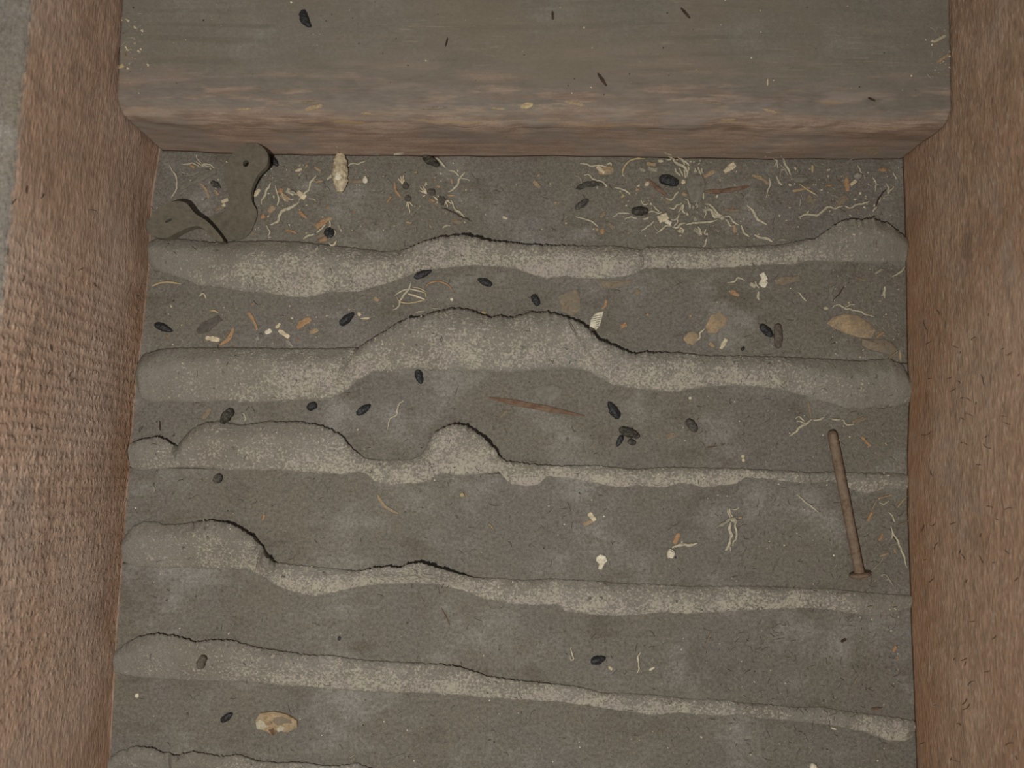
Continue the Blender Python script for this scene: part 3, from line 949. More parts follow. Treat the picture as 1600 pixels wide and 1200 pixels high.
F = [(i * m + k, (i + 1) * m + k, (i + 1) * m + (k + 1) % m, i * m + (k + 1) % m) for i in range(n - 1) for k in range(m)]
F += [tuple(range(m))[::-1], tuple((n - 1) * m + k for k in range(m))]
mesh_obj('husk_body', V, F, M['husk'], husk, (Ah + Bh) / 2)
V, F, c = strand_mesh([(532, 246), (531, 238), (528, 232)], 5.5, 0.2, 3, lift=0.003, taper=0.5)
mesh_obj('tip', V, F, M['cream'], husk, c)
V, F, c = flake_mesh([(527, 280), (530, 274), (535, 276), (537, 284), (532, 288), (527, 286)], 0.0006, 0.0004, lift=0.0046)
mesh_obj('white_patch', V, F, M['white'], husk, c)
V, F, c = flake_mesh(sliver((511, 281), (520, 274), 5), 0.0006, 0.0003)
mesh_obj('side_tuft', V, F, M['fibre'], husk, c)

# ------------------------------------------------------------------ droppings
D = dropping
D('black curved dropping on top of the crosspiece', (474, 19), (487, 47), 12, bend=-3)
D('dusty dark dropping between the two straps', (331, 285), (346, 295), 8, 'darkgrey')
D('small ragged black dropping tucked beside the lobed strap end', (424, 247), (436, 262), 9, 'black')
D('dark dropping under the crosspiece, next to the branching fibre', (661, 246), (687, 262), 13, 'olive')
D('long dusty curved dropping beside the cream scraps on the top board', (899, 297), (945, 291), 9, 'darkgrey', bend=5)
D('short slate-black dropping below the long dusty curved one', (898, 328), (919, 313), 10, 'darkgrey', tip=.1)
D('fat lumpy black dropping beside the red splinter, top board', (1028, 280), (1059, 290), 15, tip=.1)
D('pitted olive-brown oval pellet wrapped by pale fibres', (985, 332), (1012, 332), 13, 'olive', tip=.05)
D('black dropping close to the sawn joist on the second board', (243, 507), (272, 519), 10)
D('black tapered dropping near the orange flake on the second board', (532, 509), (554, 490), 13)
D('black dropping half under the lower edge of the first ridge', (647, 435), (675, 424), 11)
D('black dropping right of the orange arc, second board', (769, 447), (746, 437), 11, tip=.6)
D('small black oval dropping between the tan paper scrap and the orange arc', (832, 461), (841, 479), 11, tip=.1)
D('black dropping beside a grey one, second board', (1186, 508), (1205, 527), 11, tip=.0)
D('long grey-brown dropping beside a black one, second board', (1213, 506), (1214, 546), 13, 'brown_grey', tip=.1)
D('black dropping on the lower rim of the central hump', (652, 578), (659, 601), 12)
D('black dropping with a dusty end, on the crest of the lumpy ridge', (366, 640), (348, 662), 14, 'olive', tip=.1)
D('short black dropping under the end of the second ridge', (481, 639), (496, 632), 12, tip=.0)
D('black tapered dropping left of the thin wavy fibre, third board', (558, 648), (580, 633), 12)
D('angular black dropping pointing down at two others, third board', (966, 655), (949, 628), 14, tip=.6)
D('large black dropping lying across, in the trio on the third board', (966, 670), (999, 683), 14, 'olive', tip=.3)
D('small black dropping standing up, in the trio on the third board', (972, 680), (963, 698), 9)
D('small slate-grey dropping, in the trio on the third board', (980, 689), (993, 693), 9, 'darkgrey', tip=.1)
D('dusty grey oval dropping alone on the third board', (1072, 655), (1087, 675), 13, 'darkgrey', tip=.1)
D('faint dusty dropping under the left lobe of the lumpy ridge', (337, 754), (348, 742), 12, 'darkgrey', tip=.1)
D('jagged black dropping on the fifth board', (922, 1033), (946, 1027), 12)
D('slim black dropping left of the tan bark chip', (347, 1126), (365, 1113), 9)
D('dust-coated dropping stuck on the long sloping ridge', (321, 1022), (315, 1043), 12, 'brown_grey', tip=.1)
D('tiny dark pellet by the tan flakes and grey dropping, second board', (1158, 548), (1162, 542), 5)
D('tiny black dot of a pellet in the middle of the fifth board', (528, 997), (533, 997), 5.5, tip=0)

# ------------------------------------------------------------------ chips, flakes and splinters
C = chip
C('flat grey dust-covered stick beside the upright strap', (281, 295), (338, 267), 10, 'grey', point=.1, name='stick', cat='stick')
C('tan curl of wood between the two straps', (313, 287), (326, 309), 6, 'tan', bend=-3)
C('small tan chip above the cream pair, beside the upright strap', (336, 298), (342, 305), 6, 'tan')
C('cream chip, upper of the pair beside the upright strap', (346, 316), (356, 312), 8, 'cream')
C('cream chip, lower of the pair beside the upright strap', (347, 323), (353, 319), 6, 'cream')
C('orange-tan smear of wood left of the upright strap base', (335, 329), (350, 323), 8, 'dtan')
C('tiny orange chip in the fibres at the corner by the sawn joist', (296, 258), (305, 262), 5, 'orange')
C('cream blob-like chip right of the upright strap', (396, 306), (406, 297), 9, 'cream')
C('tan chip below the frayed fibre trail', (421, 331), (430, 322), 12, 'tan')
C('orange chip with a tail below the frayed fibre trail', (467, 331), (480, 342), 7, 'orange')
C('small orange chip low right of the upright strap', (409, 340), (414, 337), 8, 'orange')
C('thin orange curl just above the first ridge', (447, 361), (463, 365), 5, 'orange', bend=-2)
C('cream-tan chip below the crosspiece, right of the lobed strap end', (461, 268), (473, 264), 6, 'cream')
C('tan chip left of the pale husk', (492, 262), (502, 268), 6, 'tan')
C('orange tan speck of wood above the fibre trail', (477, 263), (481, 258), 5, 'tan')
C('reddish flat sliver right of the pale husk', (544, 284), (567, 284), 7, 'dtan', point=0)
C('flat white sliver against the crosspiece, right of the husk', (573, 242), (592, 241), 5, 'pebble', point=.1)
C('brighter flat white sliver against the crosspiece, above the white tufts', (616, 241), (631, 239), 5, 'white', point=.1)
C('orange curl beside the white-tufted scraps', (617, 285), (627, 309), 4, 'orange', bend=4)
C('short orange sliver left of the white-tufted scraps', (604, 318), (612, 307), 4, 'orange')
C('small tan crumb of wood above the white tufts', (647, 270), (653, 269), 4, 'tan')
C('round tan chip between two white tufts', (683, 291), (688, 293), 6, 'tan')
C('slim tan chip under the branching fibre', (705, 280), (707, 288), 5, 'tan')
C('flat tan-orange chip below the branching fibre', (699, 306), (710, 306), 5, 'tan')
C('orange chip at the root of the dark-headed tufts', (671, 311), (679, 315), 6, 'orange')
C('tan chip with a thread, below the white tufts', (634, 347), (643, 349), 5, 'tan')
C('grey curved scrap below the dark twig', (706, 344), (720, 349), 10, 'dtan')
C('pale curl just above the crack of the first ridge', (692, 357), (703, 353), 4, 'fibre', bend=-2)
C('cream crumb of wood in the bare middle of the top board', (785, 339), (792, 342), 5, 'cream')
C('tan angular chip in the bare middle of the top board', (833, 283), (843, 293), 9, 'tan')
C('tiny tan chip above the angular one, top board', (840, 276), (844, 272), 4, 'tan')
C('small tan chip left of the short slate-black dropping', (866, 318), (871, 316), 4, 'tan')
C('orange-cream curled scrap in the fibres near the tan arc', (937, 268), (959, 266), 15, 'tan')
C('faint tan chip below the slate-black dropping', (938, 340), (946, 332), 9, 'dtan')
C('orange chip close above the first ridge, top board', (938, 360), (945, 364), 10, 'orange')
C('cream speck of wood left of the orange chip near the first ridge', (931, 360), (935, 358), 6, 'tan')
C('dusty tan ring-like scrap above the first ridge', (950, 350), (961, 358), 11, 'dtan')
C('small bright tan chip above the pitted pellet', (971, 309), (975, 304), 6, 'straw')
C('red-brown pointed splinter beside the fat lumpy dropping', (1009, 279), (1044, 308), 9, 'red', point=.6, name='splinter', cat='splinter')
C('long red-brown bark strip on the top board', (1099, 299), (1170, 291), 10, 'red', bend=3, point=.5, name='splinter', cat='splinter')
C('tan chip at the right end of the red splinter', (1037, 312), (1048, 318), 9, 'dtan')
C('cream chip, topmost in the column beside the felt pad', (1065, 287), (1070, 282), 8, 'cream')
C('pinkish chip, lowest in the column beside the felt pad', (1066, 302), (1072, 306), 8, 'tan')
C('cream chip between the fat dropping and the red splinter', (1008, 290), (1014, 285), 7, 'cream')
C('tan chip left of the red splinter', (992, 298), (999, 296), 6, 'tan')
C('rounded tan stick-like chip right of the felt pad', (1100, 277), (1117, 267), 8, 'tan', point=.0)
C('ragged cream chip below the crosspiece, right of the rounded tan stick', (1133, 268), (1149, 256), 12, 'cream')
C('faint tan strip chip under the red-brown bark strip', (1132, 328), (1156, 330), 7, 'dtan', point=.0)
C('orange-tan block chip below the forked fibre bundle', (1146, 351), (1149, 364), 8, 'tan', point=.0)
C('pinkish tan bent stick above the hooked fibre, top board', (1175, 274), (1201, 288), 7, 'tan', bend=-2, point=.2)
C('thin tan stick crossed by a straw, top board', (1238, 299), (1266, 294), 5, 'tan', point=.1)
C('dusty square chip below the crossed straw', (1258, 308), (1272, 315), 14, 'dtan', point=.0)
C('pointed tan chip below the crosspiece', (1269, 258), (1269, 271), 5, 'straw', point=.5)
C('bright orange wedge chip beside the pale pebble', (1322, 277), (1324, 299), 10, 'orange', point=.4)
C('cream chip touching the pale pebble', (1329, 289), (1338, 282), 9, 'cream')
C('flat orange chip at the corner by the streaked joist', (1372, 266), (1385, 265), 7, 'orange', point=0)
C('brown-orange chip beside the flat orange one in the corner', (1387, 264), (1392, 269), 6, 'dtan')
C('dusty flat chip below the bright orange wedge', (1309, 318), (1325, 306), 14, 'dtan', point=0)
C('tiny orange stick between crossed straw and orange wedge', (1290, 290), (1300, 290), 3.5, 'orange')
C('small reddish sliver above the last hump of the first ridge', (1335, 326), (1344, 331), 4, 'dtan')
C('cream bit on the edge of the first ridge, left of its last hump', (1237, 377), (1250, 371), 6, 'grey')
# second board
C('dark grey flat flake of wood on the second board', (309, 519), (343, 497), 19, 'flakegrey', point=.25)
C('ragged cream chip beside the bent orange shaving', (323, 528), (343, 531), 9, 'cream')
C('bent orange shaving on the second board, near the dark grey flake', (345, 539), (365, 514), 7, 'orange', bend=4, point=.3)
C('straight orange shaving on the second board', (388, 488), (402, 515), 6.5, 'orange', bend=-1.5, point=.2)
C('cream cube-like chip right of the straight orange shaving', (414, 521), (424, 516), 8, 'white')
C('cream leaf-like chip above the orange and cream scrap', (432, 512), (438, 506), 6, 'cream')
C('orange and cream ragged scrap above the second ridge', (437, 517), (452, 527), 10, 'cream')
C('grey flat chip touching the second ridge', (448, 532), (457, 541), 6, 'pebble')
C('grey square chip left of the cream cube', (399, 531), (406, 527), 6, 'pebble', point=0)
C('curved orange flake with a toothed edge, second board', (465, 513), (487, 498), 12, 'orange', bend=-2)
C('tan flake tucked below the toothed orange one', (485, 520), (498, 515), 9, 'tan')
C('small tan chip beside the straight straws, second board', (584, 465), (593, 471), 8, 'tan')
C('cream chip right of the tapered black dropping', (559, 488), (564, 494), 6, 'cream')
C('tan chip with a tail right of the tapered black dropping', (564, 498), (577, 497), 6, 'cream', point=.4)
C('round tan chip on the crack of the central hump', (752, 488), (759, 490), 6, 'tan', point=0)
C('orange shaving above the ribbed white chip', (947, 469), (941, 483), 6, 'orange', bend=-2)
C('orange square chip right of the ribbed white chip', (970, 511), (980, 506), 9, 'orange', point=0)
C('small tan ring chip near the first ridge, second board', (990, 454), (1000, 459), 10, 'dtan', point=0)
C('tan bit left of the tan leaf flakes, second board', (1009, 493), (1014, 491), 5, 'tan')
C('tan bit above the tan leaf flakes, second board', (1076, 495), (1080, 493), 5, 'tan')
C('bright orange leaf-shaped chip below the curved fibre', (1141, 455), (1154, 462), 8, 'orange')
C('cream wedge chip below the tan leaf flakes', (1126, 545), (1134, 531), 9, 'cream')
C('small tan chip left of the cream wedge', (1109, 537), (1115, 542), 8, 'tan')
C('dusty tan rectangular flake under the first ridge', (1212, 441), (1251, 435), 15, 'dtan', point=0)
C('grey rounded stick on the second board', (1298, 450), (1298, 470), 9, 'grey', point=0, name='stick', cat='stick')
C('tan curled scrap in the fibres by the streaked joist', (1335, 434), (1352, 439), 6, 'dtan')
C('orange sliver between the two big husk flakes', (1369, 527), (1381, 519), 4.5, 'orange')
C('thin orange stick leaning at the streaked joist', (1389, 560), (1402, 549), 3, 'tan', point=.1)
C('short upright tan stick at the streaked joist', (1405, 548), (1407, 565), 4, 'tan', point=.2)
# third board
C('long red-brown splinter on the third board', (762, 621), (914, 650), 13, 'red', point=.75, th=.0007, name='splinter', cat='splinter')
C('faint orange patch of wood below the long red-brown splinter', (782, 652), (793, 642), 7, 'dtan')
C('dusty orange flake right of the dropping trio', (1041, 684), (1056, 678), 12, 'dtan')
C('tan scrap above the crest of the lumpy ridge', (318, 655), (330, 636), 12, 'dtan')
C('tan pointed chip rising from the twisted fibre, third board', (1262, 627), (1267, 652), 7, 'dtan', point=.3)
C('brown rounded flake at the end of the twisted fibre', (1331, 660), (1354, 653), 9, 'dtan', point=.3)
C('orange double sliver beside the nail tip', (1346, 683), (1360, 698), 5, 'orange', point=.1)
C('small red sliver in the middle of the third board', (1104, 699), (1120, 697), 3, 'red')
# fourth board
C('curved orange straw on the fourth board', (590, 773), (622, 802), 4.5, 'tan', bend=6, point=.3)
C('small orange chip above the stepped ridge', (411, 812), (414, 804), 5, 'orange')
C('cream chip, standing one of the pair on the fourth board', (920, 801), (930, 814), 9, 'cream')
C('tan chip, lying one of the pair on the fourth board', (911, 820), (926, 814), 8, 'tan')
C('orange block chip above the white nub, fourth board', (1053, 850), (1061, 833), 9, 'orange', point=.1)
C('thin pale orange stick right of the nail', (1372, 779), (1394, 773), 3, 'tan', point=.1)
C('orange chip between the nail and the streaked joist', (1355, 815), (1362, 800), 6, 'orange', point=.1)
C('orange stick resting against the streaked joist, upper', (1401, 793), (1415, 776), 3, 'tan', point=.2)
C('reddish stick resting against the streaked joist, lower', (1400, 822), (1419, 813), 3.5, 'dtan', point=.2)
C('small orange curl beside the looped fibre at the streaked joist', (1372, 845), (1378, 834), 5, 'orange', bend=1)
C('tan flat sliver near the nail head', (1374, 869), (1388, 864), 4, 'tan')
# fifth, sixth
C('orange chip near the streaked joist, fifth board', (1395, 1018), (1400, 1009), 6, 'orange')
C('thin orange sliver above the long sloping ridge', (1333, 1069), (1340, 1057), 3.5, 'dtan')
C('flat red-brown sliver on the end of the long sloping ridge', (1360, 1107), (1378, 1106), 4, 'red')
C('dark red sliver of wood, fifth board', (1313, 1003), (1322, 998), 5, 'dark')
C('slim brown splinter below the stepped ridge', (1112, 985), (1101, 1010), 3.5, 'dtan', point=.4, name='splinter', cat='splinter')
C('thin reddish needle below the middle of the stepped ridge', (690, 949), (703, 976), 2.6, 'red', point=.5, name='needle', cat='needle')
C('cream triangle chip right of the jagged black dropping', (950, 1041), (957, 1046), 6, 'cream')
C('white grain-shaped chip right of the yellowish thread', (1014, 1047), (1023, 1042), 4, 'white')
C('small white chip below the long sloping ridge', (1299, 1137), (1306, 1139), 4, 'white')
C('pale grey leaf-shaped flake on the sixth board', (606, 1190), (632, 1180), 11, 'grey', point=.4)
# crosspiece
C('dark needle on the crosspiece, nearest the streaked joist', (1064, 13), (1078, 29), 4.5, 'dark', point=.5, name='needle', cat='needle')
C('dark red needle near the front edge of the crosspiece', (934, 115), (948, 135), 5.5, 'dark', point=.5, name='needle', cat='needle')
C('short dark needle at the back of the crosspiece', (863, 18), (864, 31), 4.5, 'dark', point=.3, name='needle', cat='needle')
C('thin brown needle on the middle of the crosspiece', (700, 59), (696, 73), 3, 'dark', point=.4, name='needle', cat='needle')
C('tiny dark sliver at the front edge of the crosspiece', (1356, 153), (1367, 158), 3, 'dark', name='needle', cat='needle')
C('fine white thread of wood on the crosspiece', (1199, 124), (1199, 134), 2.4, 'cream')
C('orange chip on the crosspiece, at the streaked joist', (1465, 97), (1482, 86), 6, 'tan')
C('cream shred on the crosspiece, at the streaked joist', (1459, 66), (1477, 56), 6, 'fibre')
C('yellow chip on the crosspiece, at the sawn joist', (185, 106), (195, 102), 7, 'straw')
# splintered bare-wood patches on the arris of the crosspiece: parts of it
for p1, p2, w, mt in (((477, 172), (505, 165), 9, 'tan'), ((470, 160), (498, 161), 7, 'dtan'), ((564, 177), (580, 178), 5, 'tan'), ((812, 168), (832, 163), 12, 'straw'), ((768, 169), (790, 171), 5, 'tan'),
                      ((882, 158), (915, 166), 9, 'tan'), ((1100, 160), (1130, 163), 6, 'dtan'), ((1190, 170), (1215, 177), 6, 'tan'), ((1124, 188), (1150, 187), 5, 'tan'), ((370, 172), (392, 170), 5, 'tan'), ((660, 170), (700, 168), 5, 'dtan'), ((1325, 225), (1372, 240), 16, 'tan')):
    V, F, c = flake_mesh(sliver(p1, p2, w, .4, point=.5), 0.0003, 0.0002)
    mesh_obj('bare_wood_splinter', V, F, M[mt], block, c, smooth=False)

# larger scraps with outlines of their own
FL = flake
FL('wood_flake', 'big tan and grey husk flake near the streaked joist', 'flake', [(1291, 506), (1300, 496), (1320, 491), (1340, 494), (1356, 504), (1367, 516), (1360, 529), (1340, 527), (1320, 521), (1304, 514)], 'tan', .0009, .0016, group='large flakes')
FL('wood_flake', 'mottled grey flake adjoining the big husk flake', 'flake', [(1346, 530), (1362, 531), (1380, 529), (1394, 537), (1402, 546), (1392, 555), (1376, 551), (1358, 547), (1346, 540)], 'dtan', .0008, .0012, group='large flakes')
FL('wood_flake', 'round tan leaf flake, upper of two joined by a fibre', 'flake', [(1102, 510), (1110, 493), (1124, 489), (1136, 497), (1136, 509), (1126, 514), (1118, 521), (1106, 520)], 'tan', .0006, .0010, group='large flakes')
FL('wood_flake', 'striped tan leaf flake, lower of two joined by a fibre', 'flake', [(1067, 529), (1074, 520), (1084, 517), (1091, 523), (1090, 533), (1083, 539), (1073, 537)], 'tan', .0006, .0010, group='large flakes')
FL('paper_scrap', 'thin tan four-sided paper-like scrap on the second board', 'scrap', [(875, 462), (889, 456), (900, 452), (906, 463), (907, 484), (895, 494), (878, 487), (875, 474)], 'dtan', .0004, .0002, group='large flakes')
FL('paper_scrap', 'folded grey-tan scrap under the lower edge of the first ridge', 'scrap', [(934, 438), (960, 439), (988, 437), (982, 446), (962, 451), (944, 451)], 'dtan', .0004, .0003, group='large flakes')
rib = FL('shell_chip', 'ribbed white chip above the crack of the central hump', 'chip', [(923, 500), (927, 493), (933, 489), (943, 487), (940, 498), (937, 509), (930, 517), (922, 514)], 'white', .0012, .0006, group='large flakes')
for k in range(6):
    V, F, c = flake_mesh(sliver((924, 495 + k * 3.4 + 1), (939 - k * 0.8, 493 + k * 3.4), 1.5, .1), 0.0003, 0.0001, lift=0.0014)
    mesh_obj('rib', V, F, M['pebble'], rib, c, smooth=False)
FL('white_flake', 'bright white ragged flake on the fourth board', 'flake', [(932, 870), (938, 866), (946, 869), (949, 876), (944, 881), (940, 890), (934, 889), (936, 881), (931, 876)], 'white', .0010, .0008, group='large flakes')
FL('felt_pad', 'smooth grey felt-like pad inside the fibre nest', 'pad', [(1073, 281), (1086, 273), (1099, 276), (1102, 290), (1098, 306), (1090, 317), (1078, 318), (1075, 303), (1071, 292)], 'grey', .0012, .0010, group='grey dust pads')
FL('felt_pad', 'round grey dust pad above the long red-brown splinter', 'pad', [(834, 608), (848, 602), (866, 601), (879, 607), (876, 617), (866, 626), (858, 634), (848, 628), (840, 620)], 'grey', .0007, .0006, group='grey dust pads')
FL('felt_pad', 'grey oval dust pad at the end of the crossed straw', 'pad', [(1236, 279), (1244, 273), (1256, 273), (1262, 280), (1254, 286), (1242, 286)], 'grey', .0008, .0008, group='grey dust pads')
bark = FL('bark_chip', 'tan bark chip with a grey hollow on the sixth board', 'bark', [(401, 1124), (408, 1113), (430, 1110), (450, 1115), (465, 1124), (466, 1135), (450, 1143), (438, 1140), (428, 1148), (420, 1142), (404, 1138)], 'bark', .0022, .0002, group='large flakes')
V, F, c = flake_mesh([(430, 1119), (442, 1117), (456, 1122), (459, 1127), (447, 1127), (437, 1131), (430, 1126)], .0003, .0002, lift=.0023)
mesh_obj('grey_hollow', V, F, M['dtan'], bark, c, smooth=False)
V, F, c = flake_mesh([(402, 1126), (409, 1121), (416, 1126), (420, 1132), (414, 1137), (404, 1136)], .0004, .0003, lift=.0021)
mesh_obj('pale_corner', V, F, M['fibre'], bark, c, smooth=False)
V, F, c = flake_mesh([(434, 1136), (441, 1131), (448, 1133), (445, 1139), (437, 1141)], .0004, .0003, lift=.0021)
mesh_obj('pale_corner', V, F, M['fibre'], bark, c, smooth=False)
V, F, c = flake_mesh([(422, 1138), (430, 1135), (436, 1140), (429, 1147)], .0003, .0003, lift=.0021)
mesh_obj('brown_corner', V, F, M['red'], bark, c, smooth=False)

# crumbs and pebbles
K = crumb
K('white oval grain on the top board, right of the pale husk', (571, 282), 4, 'white', ry=6)
K('pale grey pebble beside the orange wedge chip', (1339, 276), 6.5, 'pebble', ry=5)
K('orange seed-like bead on the fourth board', (722, 773), 4, 'straw')
K('white crumb near the lower end of the sixth board', (1269, 1197), 5, 'white')
K('white speck stone under the orange arc', (706, 468), 3, 'white')
K('grey bead near the tan paper scrap, second board', (964, 456), 4.5, 'grey', ry=3)
K('cream crumb, upper of two above the thin end of the lumpy ridge', (1160, 713), 3, 'cream')
K('cream crumb, lower of two above the thin end of the lumpy ridge', (1161, 719), 3, 'cream')
K('white speck stone above the orange leaf-shaped chip', (1290, 482), 4, 'fibre', ry=2.5)
K('white crumb on the sloping end below the second ridge', (1078, 622), 2.4, 'white')
K('cream crumb under the sawn-joist end of the fifth ridge', (215, 1086), 3, 'white')

# ------------------------------------------------------------------ fibres
f = strand
f('long frayed fibre bent down beside the sawn joist, top board', [(265, 257), (270, 268), (276, 276), (277, 290), (276, 298), (268, 310)], 3.5)
f('short thick fibre right of the upright strap', [(422, 285), (419, 296), (413, 307), (408, 320)], 5)
f('curved fibre beside the short thick one, right of the upright strap', [(430, 288), (433, 300), (437, 312), (434, 322)], 3.5)
f('small fibre hook below the upright strap base', [(416, 352), (422, 362), (420, 370)], 3)
f('wavy fibre running from the husk', [(541, 262), (550, 256), (558, 257), (566, 253), (573, 251)], 3)
f('drooping fibre below the white-tufted scraps', [(704, 312), (708, 322), (713, 328), (720, 333), (726, 340)], 4)
f('wavy fibre above the orange chip by the first ridge', [(899, 338), (908, 341), (917, 344), (926, 348), (936, 354)], 3)
f('tan arc of straw below the crosspiece', [(972, 275), (974, 264), (981, 254), (991, 249), (1008, 248)], 4, 'straw', wig=.2, taper=.4)
f('fibre above the pitted pellet', [(960, 294), (971, 295), (979, 299), (984, 305)], 4)
f('small fibre arc above the pitted pellet', [(1001, 312), (1006, 320), (1014, 318)], 3.5)
f('fibre bending under the red splinter', [(1040, 309), (1048, 312), (1055, 306), (1061, 299)], 4)
f('forked fibre crossing the right part of the top board', [(1166, 321), (1176, 331), (1181, 341), (1189, 347), (1199, 351)], 5.5)
f('long wavy fibre below the dusty square chip', [(1247, 340), (1262, 335), (1276, 337), (1284, 331), (1296, 324), (1306, 326), (1317, 322)], 5)
f('wavy fibre continuing toward the streaked joist, top board', [(1320, 322), (1330, 325), (1340, 320), (1348, 319), (1359, 314)], 4.5)
f('hooked fibre below the pinkish tan stick', [(1202, 277), (1202, 290), (1199, 298), (1197, 310)], 3)
f('fibre beside the pale pebble', [(1339, 257), (1342, 265), (1347, 273)], 2.6)
f('cream straw crossing a tan stick', [(1248, 287), (1258, 295), (1276, 306)], 3.4, 'straw', wig=.2)
f('upright fibre near the streaked joist corner', [(1363, 277), (1368, 286), (1367, 300)], 3)
f('fibre bundle lying on the rim of the first ridge', [(1178, 368), (1188, 372), (1198, 374), (1207, 378)], 6)
f('grey fibre scrap on the rim of the first ridge', [(1215, 376), (1222, 375), (1229, 377)], 4.5, 'fibre_d')
f('small fibre left of the dusty square chip', [(1253, 310), (1249, 317), (1248, 323)], 3, 'fibre_d')
f('upper dusty fibre on the crack end of the first ridge', [(1357, 336), (1364, 339), (1372, 338)], 4, 'fibre_d')
f('cream straw beside the sawn joist, second board', [(237, 448), (250, 443), (262, 441), (284, 444)], 3.8, 'straw', wig=.2)
f('bent cream fibre above the dark grey flake', [(311, 464), (319, 459), (323, 467)], 4)
f('short yellow fibre at the corner of the dark grey flake', [(328, 486), (335, 485), (341, 489)], 4, 'straw')
f('orange arc of straw under the first ridge', [(664, 450), (671, 443), (686, 440), (700, 446), (709, 456)], 3.2, 'orange', wig=.2)
f('fibre above the crack of the central hump', [(671, 479), (679, 483), (688, 480)], 3.5, 'fibre_d')
f('short cream fibre left of the crack above the central hump', [(649, 488), (656, 487), (663, 487)], 3)
f('fibre joining the two tan leaf flakes', [(1102, 512), (1095, 520), (1090, 530), (1084, 536)], 4)
f('curved fibre beside the white plaster crumbs, second board', [(1136, 442), (1146, 440), (1153, 434), (1163, 439)], 4)
f('short fibre left of the grey rounded stick', [(1247, 456), (1254, 464), (1261, 470)], 3.2)
f('long wavy fibre above the big husk flake', [(1299, 482), (1307, 476), (1318, 481), (1330, 484), (1344, 488), (1366, 496)], 3.5)
f('short fibre forking off above the big husk flake', [(1318, 481), (1326, 477), (1336, 477)], 3)
f('thick fibre below the curled tan scrap by the streaked joist', [(1383, 447), (1380, 456), (1382, 466)], 5)
f('fibre touching the streaked joist, second board', [(1414, 416), (1407, 424), (1394, 433)], 4)
f('pale fibre left of the one touching the streaked joist', [(1366, 429), (1374, 424), (1381, 421)], 6, 'fibre_d')
f('dark hair-like root on the second board', [(1320, 447), (1311, 458), (1302, 470)], 1.8, 'dark', name='root', cat='root')
f('dark root in the fibres near the corner of the top board', [(1384, 296), (1377, 302), (1371, 314), (1366, 324)], 3, 'dark', name='root', cat='root')
f('dark root twig below the white-tufted scraps', [(690, 324), (712, 334), (738, 346)], 2.4, 'dark', name='twig', cat='twig')
f('small cream arc on the crest of the lumpy ridge', [(378, 645), (384, 650), (382, 659)], 2.6)
f('thin wavy fibre on the third board', [(631, 625), (622, 635), (619, 648), (610, 655), (606, 671)], 3.2)
f('small dark twig near the sawn joist, third board', [(249, 658), (251, 665), (252, 673)], 3, 'dark', name='twig', cat='twig')
f('dark twig touching the sawn joist, third board', [(224, 666), (220, 671), (219, 676)], 4, 'flakegrey', name='twig', cat='twig')
f('slanting fibre left of the nail, fourth board', [(1244, 773), (1255, 781), (1265, 790), (1279, 801)], 3.2)
f('looped fibre hanging at the streaked joist, fourth board', [(1392, 822), (1394, 834), (1401, 843), (1406, 855), (1411, 870), (1417, 888)], 3.8)
f('curved thread right of the nail', [(1373, 785), (1381, 787), (1389, 782)], 3)
f('upright thread above the looped fibre', [(1388, 800), (1393, 806), (1399, 816)], 3)
f('pale root curve near the nail head', [(1375, 898), (1384, 899), (1391, 908), (1396, 917)], 2.6, 'fibre_d')
f('tiny orange fibre on the fourth board', [(763, 817), (769, 823), (771, 829)], 2.6, 'tan')
f('small curved tan fibre beside the orange bead', [(727, 770), (729, 775), (728, 780)], 2, 'tan')
f('looped white fibre left of the jagged black dropping', [(893, 1010), (893, 1018), (896, 1028), (893, 1031), (891, 1023)], 3.2)
f('yellowish thread with a dark head, fifth board', [(1001, 1018), (997, 1027), (998, 1038), (997, 1048), (994, 1052)], 3.5)
f('thin cream curve on the sixth board', [(544, 1183), (550, 1181), (555, 1177)], 2.6, 'fibre_d')
f('short cream fibre below the lumpy ridge, by the sawn joist', [(247, 746), (252, 744), (257, 744)], 2.4, 'fibre_d')
f('faint crooked fibre on the fourth board by the sawn joist', [(236, 759), (242, 761), (240, 770)], 3, 'fibre_d')

# tangles (fibres that cling together)
T = tangle
FB = 'fibre'
T('small fibre tangle in the corner beside the sawn joist', [([(284, 256), (292, 258), (302, 256), (312, 260)], 2.8), ([(306, 252), (314, 258), (322, 256), (336, 263)], 3.2), ([(310, 262), (320, 259), (330, 260)], 2.6), ([(306, 241), (310, 249), (316, 256)], 2), ([(281, 262), (285, 270), (290, 273)], 2.2, 'fibre_d'), ([(290, 276), (300, 275), (312, 269)], 2.2, 'fibre_d')])
T('frayed trail of fibre right of the upright strap', [
    ([(494, 274), (488, 284), (483, 296), (474, 304), (468, 314)], 4.5), ([(468, 314), (458, 324), (448, 328), (438, 336), (434, 346), (423, 352)], 6.5),
    ([(488, 282), (496, 285), (505, 281)], 4, 'tan'), ([(440, 300), (444, 312), (450, 316)], 4), ([(452, 298), (460, 302), (466, 304)], 6, 'fibre_d'), ([(448, 310), (456, 313), (460, 310)], 3.5), ([(482, 310), (490, 312), (493, 316)], 2.6)],
  [((464, 300), (478, 310), 11, 'cream'), ((440, 304), (452, 314), 10, 'tan'), ((448, 297), (461, 304), 9, 'fibre'), ((436, 302), (441, 296), 8, 'orange')])
